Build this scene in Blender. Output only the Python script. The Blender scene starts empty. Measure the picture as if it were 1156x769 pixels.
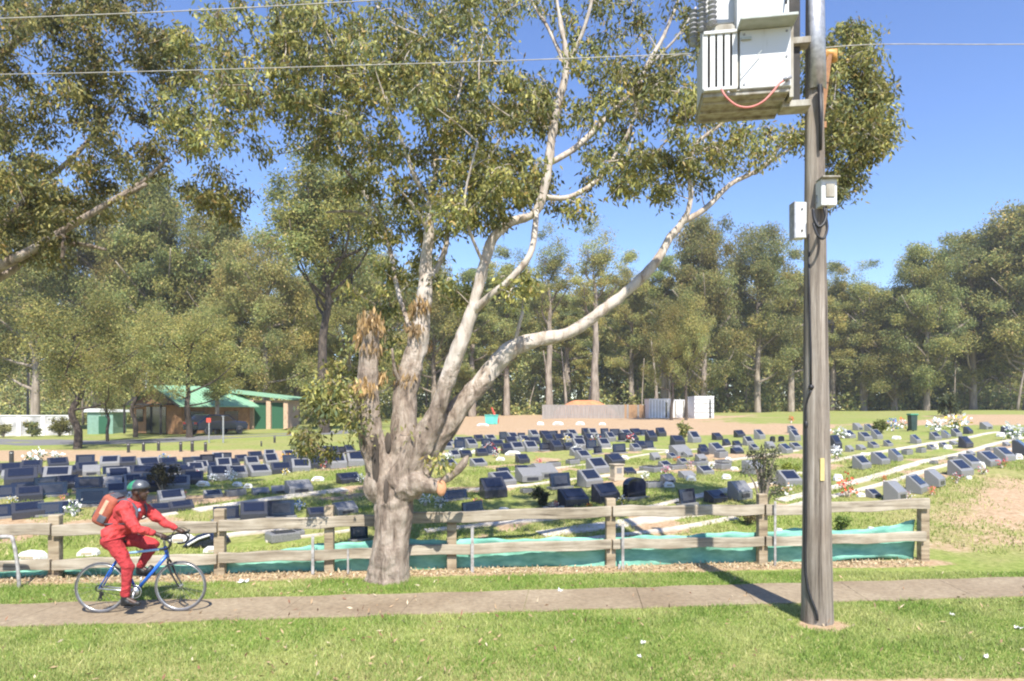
import bpy, bmesh, math, random
import numpy as np
from mathutils import Vector, Matrix, Quaternion
R = math.radians
S = bpy.context.scene
COL = S.collection
F, CX, HY, H = 750.0, 578.0, 462.0, 2.7      # focal length in pixels, centre column, horizon row, eye height
rng = random.Random(7)
nr = np.random.default_rng(11)

# ------------------------------------------------------------------ terrain
PY = [-40, 12.3, 14, 17, 20, 25, 30, 45, 60, 85, 140, 500]
PZ = [0, 0, .08, .33, .58, .88, 1.08, 1.42, 1.62, 1.85, 2.2, 3.0]
def sm(a, b, x):
    t = np.clip((x-a)/(b-a), 0, 1); return t*t*(3-2*t)
def ground(x, y):
    x = np.asarray(x, float); y = np.asarray(y, float)
    z = np.interp(y, PY, PZ)
    s = sm(13, 26, y)
    z = z + s*(.028*np.clip(x, -40, 0) + .012*np.clip(x, 0, 60))
    z = z + .05*sm(12.5, 16, y)*(np.sin(x*.55+y*.31)*np.sin(y*.47-x*.2))
    return z
def gz(x, y): return float(ground(x, y))
def at(px, py):
    """point of the terrain that stands at a pixel of the photograph"""
    a, b = 4.0, 400.0
    for _ in range(60):
        m = .5*(a+b)
        if H-(py-HY)/F*m > gz((px-CX)/F*m, m): a = m
        else: b = m
    m = .5*(a+b); x = (px-CX)/F*m
    return Vector((x, m, gz(x, m)))
def pt(px, py, Y): return Vector(((px-CX)/F*Y, Y, H-(py-HY)/F*Y))

# ------------------------------------------------------------------ materials
def _nodes(name):
    m = bpy.data.materials.new(name); m.use_nodes = True
    nt = m.node_tree; b = nt.nodes['Principled BSDF']; return m, nt, b
def ramp(nt, fac, stops):
    r = nt.nodes.new('ShaderNodeValToRGB'); e = r.color_ramp.elements
    while len(e) < len(stops): e.new(.5)
    for el, (p, c) in zip(e, stops): el.position = p; el.color = (*c, 1)
    nt.links.new(fac, r.inputs[0]); return r.outputs[0]
def noise(nt, scale, detail=6, rough=.6, stretch=None, coord='Object', dist=0):
    t = nt.nodes.new('ShaderNodeTexCoord'); v = t.outputs[coord]
    if stretch:
        mp = nt.nodes.new('ShaderNodeMapping'); mp.inputs['Scale'].default_value = stretch
        nt.links.new(v, mp.inputs[0]); v = mp.outputs[0]
    n = nt.nodes.new('ShaderNodeTexNoise'); n.inputs['Scale'].default_value = scale
    n.inputs['Detail'].default_value = detail; n.inputs['Roughness'].default_value = rough
    n.inputs['Distortion'].default_value = dist
    nt.links.new(v, n.inputs['Vector']); return n.outputs['Fac']
def mix(nt, fac, a, b, mode='MIX'):
    n = nt.nodes.new('ShaderNodeMix'); n.data_type = 'RGBA'; n.blend_type = mode
    for s, v in ((0, fac), (6, a), (7, b)):
        if hasattr(v, 'node'): nt.links.new(v, n.inputs[s])
        elif s == 0: n.inputs[0].default_value = v
        else: n.inputs[s].default_value = (*v, 1)
    return n.outputs[2]
def bump(nt, b, h, st, dist=.02):
    n = nt.nodes.new('ShaderNodeBump'); n.inputs['Strength'].default_value = st; n.inputs['Distance'].default_value = dist
    nt.links.new(h, n.inputs['Height']); nt.links.new(n.outputs[0], b.inputs['Normal'])
def mat(name, c1, c2=None, scale=8, rough=.7, stretch=None, metal=0, bst=0, bdist=.01, spec=.5, lo=.35, hi=.65, coat=0):
    m, nt, b = _nodes(name)
    c2 = c2 or tuple(x*.75 for x in c1)
    f = noise(nt, scale, stretch=stretch)
    nt.links.new(ramp(nt, f, [(lo, c2), (hi, c1)]), b.inputs['Base Color'])
    b.inputs['Roughness'].default_value = rough; b.inputs['Metallic'].default_value = metal
    b.inputs['Specular IOR Level'].default_value = spec; b.inputs['Coat Weight'].default_value = coat
    if bst: bump(nt, b, f, bst, bdist)
    return m
def leaf_mat(name, mult=1, trans=.3, rough=.5):
    m, nt, b = _nodes(name)
    a = nt.nodes.new('ShaderNodeAttribute'); a.attribute_name = 'Col'
    o = nt.nodes.new('ShaderNodeObjectInfo')
    hs = nt.nodes.new('ShaderNodeHueSaturation')
    mr = nt.nodes.new('ShaderNodeMapRange'); mr.inputs[3].default_value = .8*mult; mr.inputs[4].default_value = 1.2*mult
    nt.links.new(o.outputs['Random'], mr.inputs[0]); nt.links.new(mr.outputs[0], hs.inputs['Value'])
    nt.links.new(a.outputs['Color'], hs.inputs['Color'])
    hm = nt.nodes.new('ShaderNodeMapRange'); hm.inputs[3].default_value = .493; hm.inputs[4].default_value = .522; mm = nt.nodes.new('ShaderNodeMath'); mm.operation = 'FRACT'; m7 = nt.nodes.new('ShaderNodeMath'); m7.operation = 'MULTIPLY'; m7.inputs[1].default_value = 7.3
    nt.links.new(o.outputs['Random'], m7.inputs[0]); nt.links.new(m7.outputs[0], mm.inputs[0]); nt.links.new(mm.outputs[0], hm.inputs[0]); nt.links.new(hm.outputs[0], hs.inputs['Hue'])
    nt.links.new(hs.outputs[0], b.inputs['Base Color'])
    b.inputs['Roughness'].default_value = rough; b.inputs['Specular IOR Level'].default_value = .2
    t = nt.nodes.new('ShaderNodeBsdfTranslucent'); nt.links.new(hs.outputs[0], t.inputs[0])
    mx = nt.nodes.new('ShaderNodeMixShader'); mx.inputs[0].default_value = trans
    out = nt.nodes['Material Output']
    nt.links.new(b.outputs[0], mx.inputs[1]); nt.links.new(t.outputs[0], mx.inputs[2]); nt.links.new(mx.outputs[0], out.inputs[0])
    return m

M = {}
M['leaf'] = leaf_mat('gum_leaf')
M['farleaf'] = leaf_mat('far_leaf', 1.0, .38, .7)
M['grassblade'] = leaf_mat('grass_blade', 1.0, .3, .6)
M['chip'] = leaf_mat('litter_chip', 1.0, 0, .9)
M['petal'] = leaf_mat('petal', 1.0, .15, .6)
M['farbark'] = mat('far_bark', (.36, .30, .24), (.15, .12, .09), 3, .9, (1, 1, .25))
M['darkbark'] = mat('dark_bark', (.11, .085, .065), (.035, .028, .022), 5, .95, (1, 1, .3))
M['palebark'] = mat('pale_bark', (.55, .48, .41), (.25, .2, .16), 2.5, .85, (1, 1, .4))
M['pole'] = None
def pole_mat():
    m, nt, b = _nodes('weathered_pole_timber')
    g = noise(nt, 14, 10, .78, (1, 1, .03), dist=.25); l = noise(nt, 1.2, 4)
    c = ramp(nt, g, [(.34, (.03, .024, .02)), (.43, (.17, .143, .115)), (.55, (.31, .272, .225)), (.68, (.48, .435, .375))])
    c = mix(nt, .6, c, ramp(nt, l, [(.35, (.62, .54, .46)), (.65, (1, 1, 1))]), 'MULTIPLY')
    nt.links.new(c, b.inputs['Base Color']); b.inputs['Roughness'].default_value = .9
    bump(nt, b, g, .9, .03); return m
M['pole'] = pole_mat()
def rail_mat(name, c_lo, c_mid, c_hi):
    m, nt, b = _nodes(name)
    g = noise(nt, 7, 8, .7, (.12, 1.5, 1.5), dist=.4); l = noise(nt, 1.7, 3)
    c = ramp(nt, g, [(.32, c_lo), (.48, c_mid), (.68, c_hi)])
    c = mix(nt, .7, c, ramp(nt, l, [(.38, (.62, .58, .52)), (.62, (1, 1, 1))]), 'MULTIPLY')
    nt.links.new(c, b.inputs['Base Color']); b.inputs['Roughness'].default_value = .9
    bump(nt, b, g, .7, .02); return m
M['rail'] = rail_mat('weathered_rail', (.13, .105, .075), (.36, .31, .235), (.52, .46, .36))
M['post'] = rail_mat('timber_post', (.11, .08, .05), (.34, .27, .18), (.5, .42, .3))
M['paling'] = mat('grey_paling', (.34, .31, .28), (.2, .18, .165), 3, .9, (6, 6, .3))
M['paling2'] = mat('brown_paling', (.42, .25, .13), (.3, .18, .1), 3, .9, (6, 6, .3))
M['granite'] = mat('grey_granite', (.27, .265, .26), (.12, .12, .12), 60, .35)
M['granite_dark'] = mat('dark_granite', (.06, .062, .075), (.025, .027, .035), 60, .18)
M['navy'] = mat('polished_navy_granite', (.016, .020, .038), (.007, .009, .018), 30, .10, spec=.8)
M['beige'] = mat('beige_stone', (.5, .42, .31), (.36, .3, .22), 12, .85)
M['white'] = mat('white_stone', (.8, .78, .74), (.62, .6, .56), 12, .7)
M['concrete'] = mat('pale_concrete', (.62, .56, .47), (.42, .36, .28), 4, .9, bst=.3)
M['steel'] = mat('galvanised_steel', (.5, .5, .5), (.32, .32, .32), 15, .45, metal=.6)
M['picket'] = mat('weathered_steel', (.46, .44, .42), (.24, .22, .2), 12, .7, metal=.2)
M['black'] = mat('black_plastic', (.018, .018, .02), (.01, .01, .012), 12, .5)
M['rubber'] = mat('grey_tyre', (.11, .105, .11), (.06, .058, .06), 12, .7)
M['silver'] = mat('silver_alloy', (.5, .5, .5), (.34, .34, .34), 20, .3, metal=.7)
M['blue'] = mat('blue_frame_paint', (.02, .13, .55), (.015, .10, .45), 6, .3, coat=.4)
M['paleblue'] = mat('pale_blue_paint', (.35, .55, .75), (.25, .45, .65), 6, .3, coat=.4)
M['red'] = mat('red_jacket_cloth', (.60, .06, .058), (.47, .04, .042), 13, .85, (1, 1, .6), bst=.9, bdist=.05)
M['red2'] = mat('red_trouser_cloth', (.48, .04, .045), (.37, .028, .033), 13, .85, (1, 1, 1.8), bst=.9, bdist=.05)
M['skin'] = mat('dark_skin', (.07, .035, .022), (.05, .025, .016), 9, .5)
M['helm_green'] = mat('green_helmet_shell', (.04, .27, .13), (.02, .13, .07), 9, .35)
M['helm_grey'] = mat('grey_helmet_shell', (.10, .11, .125), (.03, .034, .045), 14, .35)
M['pack_orange'] = mat('orange_pack_cloth', (.40, .11, .06), (.22, .055, .035), 7, .8)
M['pack_pale'] = mat('pale_pack_cloth', (.7, .45, .3), (.6, .3, .2), 9, .8)
M['pack_grey'] = mat('grey_pack_cloth', (.10, .10, .12), (.05, .05, .06), 9, .8)
M['trafo'] = mat('pale_grey_enamel', (.56, .57, .56), (.40, .39, .355), 2.2, .5, (4, 4, .5), lo=.28, hi=.46)
M['trafo_dirty'] = mat('stained_enamel', (.40, .385, .33), (.2, .17, .12), 3, .65, (3, 3, .8))
M['trafo_lid'] = mat('greenish_grey_enamel', (.42, .45, .42), (.3, .33, .3), 5, .5)
M['porcelain'] = mat('grey_porcelain', (.33, .33, .34), (.22, .22, .23), 9, .25)
M['rust'] = mat('rusty_steel', (.38, .19, .08), (.2, .1, .05), 7, .8)
M['orange_cap'] = mat('orange_brown_cap', (.62, .33, .07), (.45, .2, .05), 9, .5)
M['hose'] = mat('faded_red_cable', (.62, .2, .16), (.5, .15, .13), 9, .5)
M['wire'] = mat('grey_wire', (.42, .40, .36), (.3, .28, .25), 9, .6)
M['teal'] = mat('teal_shade_cloth', (.24, .52, .40), (.12, .33, .25), 3.5, .8, (1, 1, 3), bst=.3)
M['roof'] = mat('green_metal_roof', (.27, .46, .30), (.20, .38, .24), 2, .45, (6, .6, 1))
M['brick'] = None
def brick_mat():
    m, nt, b = _nodes('brown_brick')
    t = nt.nodes.new('ShaderNodeTexCoord'); mp = nt.nodes.new('ShaderNodeMapping'); mp.inputs['Rotation'].default_value = (R(90), 0, 0)
    nt.links.new(t.outputs['Object'], mp.inputs[0])
    k = nt.nodes.new('ShaderNodeTexBrick'); k.inputs['Scale'].default_value = 4
    k.inputs['Color1'].default_value = (.42, .22, .1, 1); k.inputs['Color2'].default_value = (.3, .15, .07, 1); k.inputs['Mortar'].default_value = (.5, .42, .33, 1)
    nt.links.new(mp.outputs[0], k.inputs['Vector']); nt.links.new(k.outputs[0], b.inputs['Base Color']); b.inputs['Roughness'].default_value = .9
    return m
M['brick'] = mat('brown_brick', (.36, .19, .085), (.2, .105, .05), 2.5, .9)
M['tanbrick'] = mat('tan_brick', (.6, .42, .28), (.45, .3, .2), 8, .9)
M['fascia'] = mat('white_fascia', (.75, .76, .72), (.62, .63, .6), 4, .6)
M['greendoor'] = mat('dark_green_door', (.03, .12, .06), (.02, .085, .045), 3, .6, (1, 1, 20))
M['darkglass'] = mat('dark_glass', (.02, .025, .03), (.012, .015, .02), 3, .08, spec=.8)
M['carpaint'] = mat('dark_blue_car_paint', (.02, .03, .07), (.015, .022, .05), 3, .25, coat=.6)
M['lamp_red'] = mat('red_lamp_glass', (.5, .02, .02), None, 4, .2)
M['shade_blotched_white'] = mat('white_wall_painted_shade', (.62, .60, .57), (.30, .29, .28), .55, .8, lo=.4, hi=.55)  # grey blotches put tree shade and clutter on the wall into the colour
M['container'] = mat('white_container_paint', (.8, .8, .8), (.66, .66, .66), 1.5, .5)
M['tealbin'] = mat('teal_bin_paint', (.12, .5, .42), (.09, .4, .34), 3, .5)
M['redpaint'] = mat('red_machine_paint', (.6, .08, .05), (.5, .06, .04), 3, .5)
M['binbody'] = mat('dark_green_bin_plastic', (.03, .06, .05), (.02, .04, .035), 3, .5)
M['binlid'] = mat('green_bin_lid', (.06, .25, .15), (.045, .2, .12), 3, .5)
M['yellow'] = mat('faded_yellow_tag', (.6, .5, .2), (.5, .4, .15), 20, .6)
M['orangesoil'] = mat('orange_soil', (.6, .25, .11), (.45, .18, .08), 3, .95)
M['bollard'] = mat('dark_bollard_timber', (.06, .055, .05), (.03, .03, .028), 6, .9)
M['asphalt'] = mat('asphalt', (.2, .19, .18), (.13, .125, .12), 8, .9)

# ------------------------------------------------------------------ mesh builder
def link(o): COL.objects.link(o); return o
class MB:
    def __init__(s): s.v = []; s.f = []; s.m = []
    def add(s, vs, fs, mi=0):
        n = len(s.v); s.v += [Vector(v) for v in vs]
        s.f += [tuple(i+n for i in f) for f in fs]; s.m += [mi]*len(fs); return s
    def box(s, c, d, rot=None, mi=0, taper=1.0):
        c = Vector(c); hx, hy, hz = d[0]/2, d[1]/2, d[2]/2
        vs = []
        for z, k in ((-hz, 1), (hz, taper)):
            for x, y in ((-hx, -hy), (hx, -hy), (hx, hy), (-hx, hy)): vs.append(Vector((x*k, y*k, z)))
        if rot is not None: vs = [rot @ v for v in vs]
        return s.add([v+c for v in vs], [(3,2,1,0), (4,5,6,7), (0,1,5,4), (1,2,6,5), (2,3,7,6), (3,0,4,7)], mi)
    def prism(s, prof, axis, a, b, mi=0):
        """extrude a 2-D outline; axis 'x': outline is (y,z); 'y': outline is (x,z); 'z': (x,y)"""
        def p(u, w, t): return {'x': (t, u, w), 'y': (u, t, w), 'z': (u, w, t)}[axis]
        n = len(prof); vs = [p(u, w, a) for u, w in prof]+[p(u, w, b) for u, w in prof]
        fs = [tuple(range(n)), tuple(range(2*n-1, n-1, -1))]+[(i, i+n, (i+1) % n+n, (i+1) % n) for i in range(n)]
        return s.add(vs, fs, mi)
    def tube(s, pts, rad, n=8, mi=0, cap=True, smooth=0, jit=0, flat=1.0):
        pts = [Vector(p) for p in pts]
        rad = list(rad) if hasattr(rad, '__len__') else [rad]*len(pts)
        if smooth:
            P, Q = [], []
            for i in range(len(pts)-1):
                p0 = pts[max(i-1, 0)]; p1 = pts[i]; p2 = pts[i+1]; p3 = pts[min(i+2, len(pts)-1)]
                for k in range(smooth):
                    t = k/smooth
                    P.append(.5*((2*p1)+(p2-p0)*t+(2*p0-5*p1+4*p2-p3)*t*t+(3*p1-p0-3*p2+p3)*t**3)); Q.append(rad[i]*(1-t)+rad[i+1]*t)
            P.append(pts[-1]); Q.append(rad[-1]); pts, rad = P, Q
        vs = []; up = None
        for i, p in enumerate(pts):
            d = (pts[min(i+1, len(pts)-1)]-pts[max(i-1, 0)])
            if d.length < 1e-9: d = Vector((0, 0, 1))
            d.normalize()
            if up is None: up = d.orthogonal().normalized()
            up = (up-d*up.dot(d))
            up = up.normalized() if up.length > 1e-6 else d.orthogonal().normalized()
            w = d.cross(up)
            for k in range(n):
                a = 2*math.pi*k/n; r = rad[i]*(1+(rng.uniform(-jit, jit) if jit else 0))
                vs.append(p+up*(r*math.cos(a))+w*(r*flat*math.sin(a)))
        fs = []
        for i in range(len(pts)-1):
            for k in range(n):
                a, b = i*n+k, i*n+(k+1) % n; fs.append((a, b, b+n, a+n))
        if cap: fs.append(tuple(range(n-1, -1, -1))); fs.append(tuple(range((len(pts)-1)*n, len(pts)*n)))
        return s.add(vs, fs, mi)
    def torus(s, c, Rr, r, axis='y', n=48, k=8, mi=0, a0=0, a1=2*math.pi):
        c = Vector(c); full = abs(a1-a0-2*math.pi) < 1e-6; vs = []; fs = []; N = n if full else n+1
        for i in range(N):
            a = a0+(a1-a0)*i/n
            for j in range(k):
                b = 2*math.pi*j/k; q = Rr+r*math.cos(b); h = r*math.sin(b)
                u, w = q*math.cos(a), q*math.sin(a)
                vs.append(c+Vector({'y': (u, h, w), 'z': (u, w, h), 'x': (h, u, w)}[axis]))
        for i in range(n):
            for j in range(k):
                i2 = (i+1) % N; fs.append((i*k+j, i2*k+j, i2*k+(j+1) % k, i*k+(j+1) % k))
        return s.add(vs, fs, mi)
    def ball(s, c, r, seg=12, rings=8, mi=0):
        c = Vector(c); r = Vector(r) if hasattr(r, '__len__') else Vector((r, r, r)); vs = []; fs = []
        for i in range(rings+1):
            t = math.pi*i/rings
            for k in range(seg):
                a = 2*math.pi*k/seg
                vs.append(c+Vector((r.x*math.sin(t)*math.cos(a), r.y*math.sin(t)*math.sin(a), r.z*math.cos(t))))
        for i in range(rings):
            for k in range(seg):
                fs.append((i*seg+k, (i+1)*seg+k, (i+1)*seg+(k+1) % seg, i*seg+(k+1) % seg))
        return s.add(vs, fs, mi)
    def cap(s, p, q, r1, r2, n=14):
        """capsule with tapering radius (closed)"""
        p, q = Vector(p), Vector(q); d = (q-p); L = d.length; d = d/L
        pts, rad = [], []
        for t in (1.0, .94, .77, .5, .17): 
            pts.append(p-d*r1*t); rad.append(max(r1*math.sqrt(max(0, 1-t*t)), .0008))
        pts.append(p); rad.append(r1); pts.append(q); rad.append(r2)
        for t in (.17, .5, .77, .94, 1.0): pts.append(q+d*r2*t); rad.append(max(r2*math.sqrt(max(0, 1-t*t)), .0008))
        return s.tube(pts, rad, n)
    def mesh(s, name):
        me = bpy.data.meshes.new(name); me.from_pydata([tuple(v) for v in s.v], [], s.f)
        if any(s.m): me.polygons.foreach_set('material_index', s.m)
        me.update(); return me
    def build(s, name, m, parent=None, org=None, smooth=False, bevel=0):
        if parent is not None and org is None and parent.get('_world'):
            org = parent.location
        if org is not None:
            o_ = Vector(org); s.v = [v-o_ for v in s.v]
        me = s.mesh(name)
        bm = bmesh.new(); bm.from_mesh(me); bmesh.ops.recalc_face_normals(bm, faces=bm.faces); bm.to_mesh(me); bm.free()
        return put(name, me, m, parent, smooth, bevel, None if parent is not None else org)
def put(name, me, m, parent=None, smooth=False, bevel=0, loc=None):
    for x in (m if isinstance(m, (list, tuple)) else [m]): me.materials.append(x)
    if smooth: me.polygons.foreach_set('use_smooth', [True]*len(me.polygons))
    o = link(bpy.data.objects.new(name, me))
    if parent is not None: o.parent = parent
    if loc is not None: o.location = loc
    if bevel:
        b = o.modifiers.new('Bevel', 'BEVEL'); b.width = bevel; b.segments = 2; b.limit_method = 'ANGLE'
    return o
def remesh(mb, name, vox, it=4, fac=.5, disp=0):
    me = mb.mesh('tmp'); o = link(bpy.data.objects.new('tmp', me))
    r = o.modifiers.new('r', 'REMESH'); r.mode = 'VOXEL'; r.voxel_size = vox; r.use_smooth_shade = True
    if it: q = o.modifiers.new('s', 'SMOOTH'); q.iterations = it; q.factor = fac
    dg = bpy.context.evaluated_depsgraph_get(); dg.update()
    out = bpy.data.meshes.new_from_object(o.evaluated_get(dg)); out.name = name
    bpy.data.objects.remove(o); return out
ALLLAB = {}
def tag(o, label=None, cat=None, group=None, kind=None):
    if label: o['label'] = label
    if cat: o['category'] = cat
    if group: o['group'] = group
    if kind: o['kind'] = kind
    return o
def thing(name, label, cat, loc=(0, 0, 0), rz=0, group=None, scale=None, world=True):
    o = link(bpy.data.objects.new(name, None)); o.location = loc; o.rotation_euler = (0, 0, rz); o.empty_display_size = .2
    if scale: o.scale = scale
    return tag(o, label, cat, group)
def dup(root, loc, rz=0, scale=None, label=None, group=None):
    r = root.copy(); link(r); r.location = loc; r.rotation_euler = (0, 0, rz)
    if scale: r.scale = scale
    if label: r['label'] = label
    if group: r['group'] = group
    for ch in list(root.children):
        c = ch.copy(); link(c); c.parent = r
        for g in ch.children:
            d = g.copy(); link(d); d.parent = c
    return r
def struct(o): o['kind'] = 'structure'; return o

# ------------------------------------------------------------------ leaves (numpy)
def leaf_mesh(name, P, L, W, cols, hang=.6, seed=0, tilt=None):
    """one rhombic leaf per point P (n,3); hang 0..1 how far the blades hang down"""
    g = np.random.default_rng(seed); n = len(P)
    d = g.normal(size=(n, 3)); d /= np.linalg.norm(d, axis=1)[:, None]
    d = d*(1-hang)+np.array([0, 0, -1.])*hang; d /= np.linalg.norm(d, axis=1)[:, None]+1e-9
    a = g.normal(size=(n, 3)); w = np.cross(d, a); w /= np.linalg.norm(w, axis=1)[:, None]+1e-9
    l = L*g.uniform(.65, 1.35, (n, 1)); ww = W*g.uniform(.65, 1.35, (n, 1))
    V = np.stack([P, P+d*l*.45+w*ww*.5, P+d*l, P+d*l*.45-w*ww*.5], 1).reshape(-1, 3)
    return quads(name, V, n, np.repeat(cols, 4, axis=0))
def quads(name, V, n, C, k=4):
    me = bpy.data.meshes.new(name)
    me.vertices.add(n*k); me.vertices.foreach_set('co', V.astype(np.float32).ravel())
    me.loops.add(n*k); me.loops.foreach_set('vertex_index', np.arange(n*k, dtype=np.int32))
    me.polygons.add(n); me.polygons.foreach_set('loop_start', np.arange(0, n*k, k, dtype=np.int32))
    me.polygons.foreach_set('loop_total', np.full(n, k, dtype=np.int32))
    at_ = me.color_attributes.new('Col', 'FLOAT_COLOR', 'POINT')
    at_.data.foreach_set('color', np.concatenate([C, np.ones((len(C), 1))], 1).astype(np.float32).ravel())
    me.update(calc_edges=True); return me
def pick(cols, wts, n, g, var=.2):
    c = np.array(cols)[g.choice(len(cols), n, p=np.array(wts)/sum(wts))]
    return c*g.uniform(1-var, 1+var, (n, 1))
GUM = [(.23, .22, .075), (.17, .185, .065), (.34, .32, .11), (.125, .155, .08), (.38, .27, .11)]
GUMW = [4, 3, 2.5, 2, .8]
def clump_pts(cs, rs, per, g, flat=.75, shell=.5):
    cs = np.array(cs); rs = np.array(rs)
    idx = np.repeat(np.arange(len(cs)), per); n = len(idx)
    d = g.normal(size=(n, 3)); d /= np.linalg.norm(d, axis=1)[:, None]
    P = cs[idx]+np.clip(g.normal(size=(n, 3)), -2, 2)*(.5*rs[idx])[:, None]*np.array([1, 1, flat])
    return P, idx
# ------------------------------------------------------------------ ground
def fence_y(x): return 11.17+.083*x
def path_mid(x): return 9.34+.098*x
def ell(px, py, cx, cy, rx, ry): return np.exp(-(((px-cx)/rx)**2+((py-cy)/ry)**2)*1.2)
def vnoise(x, y, s, seed=0):
    g = np.random.default_rng(seed); T = g.uniform(0, 1, (64, 64))
    u, v = x/s, y/s; i, j = np.floor(u).astype(int), np.floor(v).astype(int); a, b = u-i, v-j
    a = a*a*(3-2*a); b = b*b*(3-2*b)
    t = lambda p, q: T[p % 64, q % 64]
    return (t(i, j)*(1-a)+t(i+1, j)*a)*(1-b)+(t(i, j+1)*(1-a)+t(i+1, j+1)*a)*b
def masks(x, y):
    """bare soil, dry grass and lush grass, where they lie on the land"""
    z = ground(x, y); yy = np.maximum(y, 3)
    px = CX+F*x/yy; py = HY-F*(z-H)/yy
    n1 = vnoise(x, y, 1.1, 1)*.5+vnoise(x, y, .35, 2)*.3+vnoise(x, y, 3.1, 3)*.4
    soil = np.zeros_like(x)
    far = sm(494, 488, py)*sm(466, 471, py)*sm(470, 520, px)              # far bare strip
    far = np.where(px > 940, np.maximum(sm(484, 478, py)*sm(466, 470, py), .0), far)
    green_far = ell(px, py, 900, 474, 110, 5)+ell(px, py, 980, 470, 90, 6)
    far = far*(1-np.clip(green_far, 0, 1))
    left = sm(506, 511, py)*sm(523, 517, py)*sm(420, 340, px)
    r1 = .78*ell(px, py, 1180, 556, 130, 26)+.66*ell(px, py, 1130, 592, 110, 22)+.4*ell(px, py, 1070, 618, 60, 10)
    polebase = np.exp(-(((x-3.87)/.42)**2+((y-8.3)/.28)**2)*1.6)*1.3
    gutter = sm(6.72, 6.55, y-.0*x)*sm(2.0, 3.6, x)
    mid = .55*ell(px, py, 760, 590, 60, 8)+.5*ell(px, py, 880, 600, 50, 8)+.5*ell(px, py, 690, 545, 60, 5)+.4*ell(px, py, 120, 590, 120, 10)+.55*ell(px, py, 90, 552, 170, 24)
    mid = mid+.75*sm(.60, .78, vnoise(x+31, y*1.4, 1.9, 12)*.7+vnoise(x, y, .6, 13)*.3)*sm(12.4, 13.5, y)*sm(34, 26, y)
    litter = sm(.42, .12, np.abs(y-(fence_y(x)-.10)))*sm(8.3, 7.2, x)
    soil = np.clip(far+left+r1+polebase+gutter*1.2+mid+litter*.9, 0, 1.4)
    soil = np.clip(soil+(n1-.62)*.9*(soil > .02)*1.0, 0, 1)
    dry = np.clip(.85*ell(px, py, 1110, 580, 130, 55)+.5*sm(7.6, 6.7, y)+.35*sm(12.5, 14, y)+(n1-.6)*1.1, 0, 1)
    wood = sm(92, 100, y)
    return soil, dry, wood
def build_ground():
    ys = np.concatenate([np.linspace(-8, 5.5, 16), np.linspace(6, 13, 90)[:], 13*np.power(30/13, np.linspace(.01, 1, 120)), 30*np.power(150/30, np.linspace(.015, 1, 110)), [200, 300, 600, 1500]])
    ts = np.concatenate([np.linspace(-6, -1.05, 40), np.linspace(-1.04, 1.04, 330), np.linspace(1.05, 6, 40)])
    T, Y = np.meshgrid(ts, ys); X = T*(np.maximum(Y, 0)+4)
    Z = ground(X, np.minimum(Y, 500))
    nj, ni = X.shape
    V = np.stack([X, Y, Z], -1).reshape(-1, 3)
    idx = np.arange(nj*ni).reshape(nj, ni)
    Fq = np.stack([idx[:-1, :-1], idx[:-1, 1:], idx[1:, 1:], idx[1:, :-1]], -1).reshape(-1, 4)
    me = bpy.data.meshes.new('ground'); me.from_pydata(V.tolist(), [], Fq.tolist())
    s, d, w = masks(X.ravel(), Y.ravel())
    a = me.color_attributes.new('Col', 'FLOAT_COLOR', 'POINT')
    a.data.foreach_set('color', np.stack([s, d, w, np.ones_like(s)], 1).astype(np.float32).ravel())
    m, nt, b = _nodes('lawn_and_soil')
    at_ = nt.nodes.new('ShaderNodeAttribute'); at_.attribute_name = 'Col'
    sp = nt.nodes.new('ShaderNodeSeparateColor'); nt.links.new(at_.outputs['Color'], sp.inputs[0])
    n1 = noise(nt, 1.4, 8, .65); n2 = noise(nt, 9, 8, .7); n3 = noise(nt, 45, 4, .7)
    lush = ramp(nt, n2, [(.3, (.12, .15, .035)), (.5, (.22, .265, .065)), (.7, (.34, .35, .12))])
    dryc = ramp(nt, n2, [(.3, (.17, .145, .06)), (.5, (.30, .27, .11)), (.7, (.42, .36, .18))])
    soilc = ramp(nt, n2, [(.25, (.23, .145, .08)), (.5, (.40, .28, .17)), (.72, (.53, .41, .285))])
    ma = nt.nodes.new('ShaderNodeMath'); ma.operation = 'MULTIPLY_ADD'; nt.links.new(n1, ma.inputs[0]); ma.inputs[1].default_value = 1.2; ma.inputs[2].default_value = -.6
    ad = nt.nodes.new('ShaderNodeMath'); ad.operation = 'ADD'; ad.use_clamp = True; nt.links.new(sp.outputs[1], ad.inputs[0]); nt.links.new(ma.outputs[0], ad.inputs[1])
    c = mix(nt, ad.outputs[0], lush, dryc)
    sb = nt.nodes.new('ShaderNodeMath'); sb.operation = 'MULTIPLY_ADD'; nt.links.new(n2, sb.inputs[0]); sb.inputs[1].default_value = .7; sb.inputs[2].default_value = -.35
    a2 = nt.nodes.new('ShaderNodeMath'); a2.operation = 'ADD'; nt.links.new(sp.outputs[0], a2.inputs[0]); nt.links.new(sb.outputs[0], a2.inputs[1])
    mr = nt.nodes.new('ShaderNodeMapRange'); mr.inputs[1].default_value = .3; mr.inputs[2].default_value = .6; mr.interpolation_type = 'SMOOTHSTEP'; nt.links.new(a2.outputs[0], mr.inputs[0])
    c = mix(nt, mr.outputs[0], c, soilc)
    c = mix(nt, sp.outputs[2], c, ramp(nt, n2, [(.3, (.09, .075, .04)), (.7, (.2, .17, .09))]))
    nt.links.new(c, b.inputs['Base Color']); b.inputs['Roughness'].default_value = .95; b.inputs['Specular IOR Level'].default_value = .1
    bump(nt, b, n3, .6, .02)
    struct(put('ground', me, m, smooth=True))
build_ground()

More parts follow.
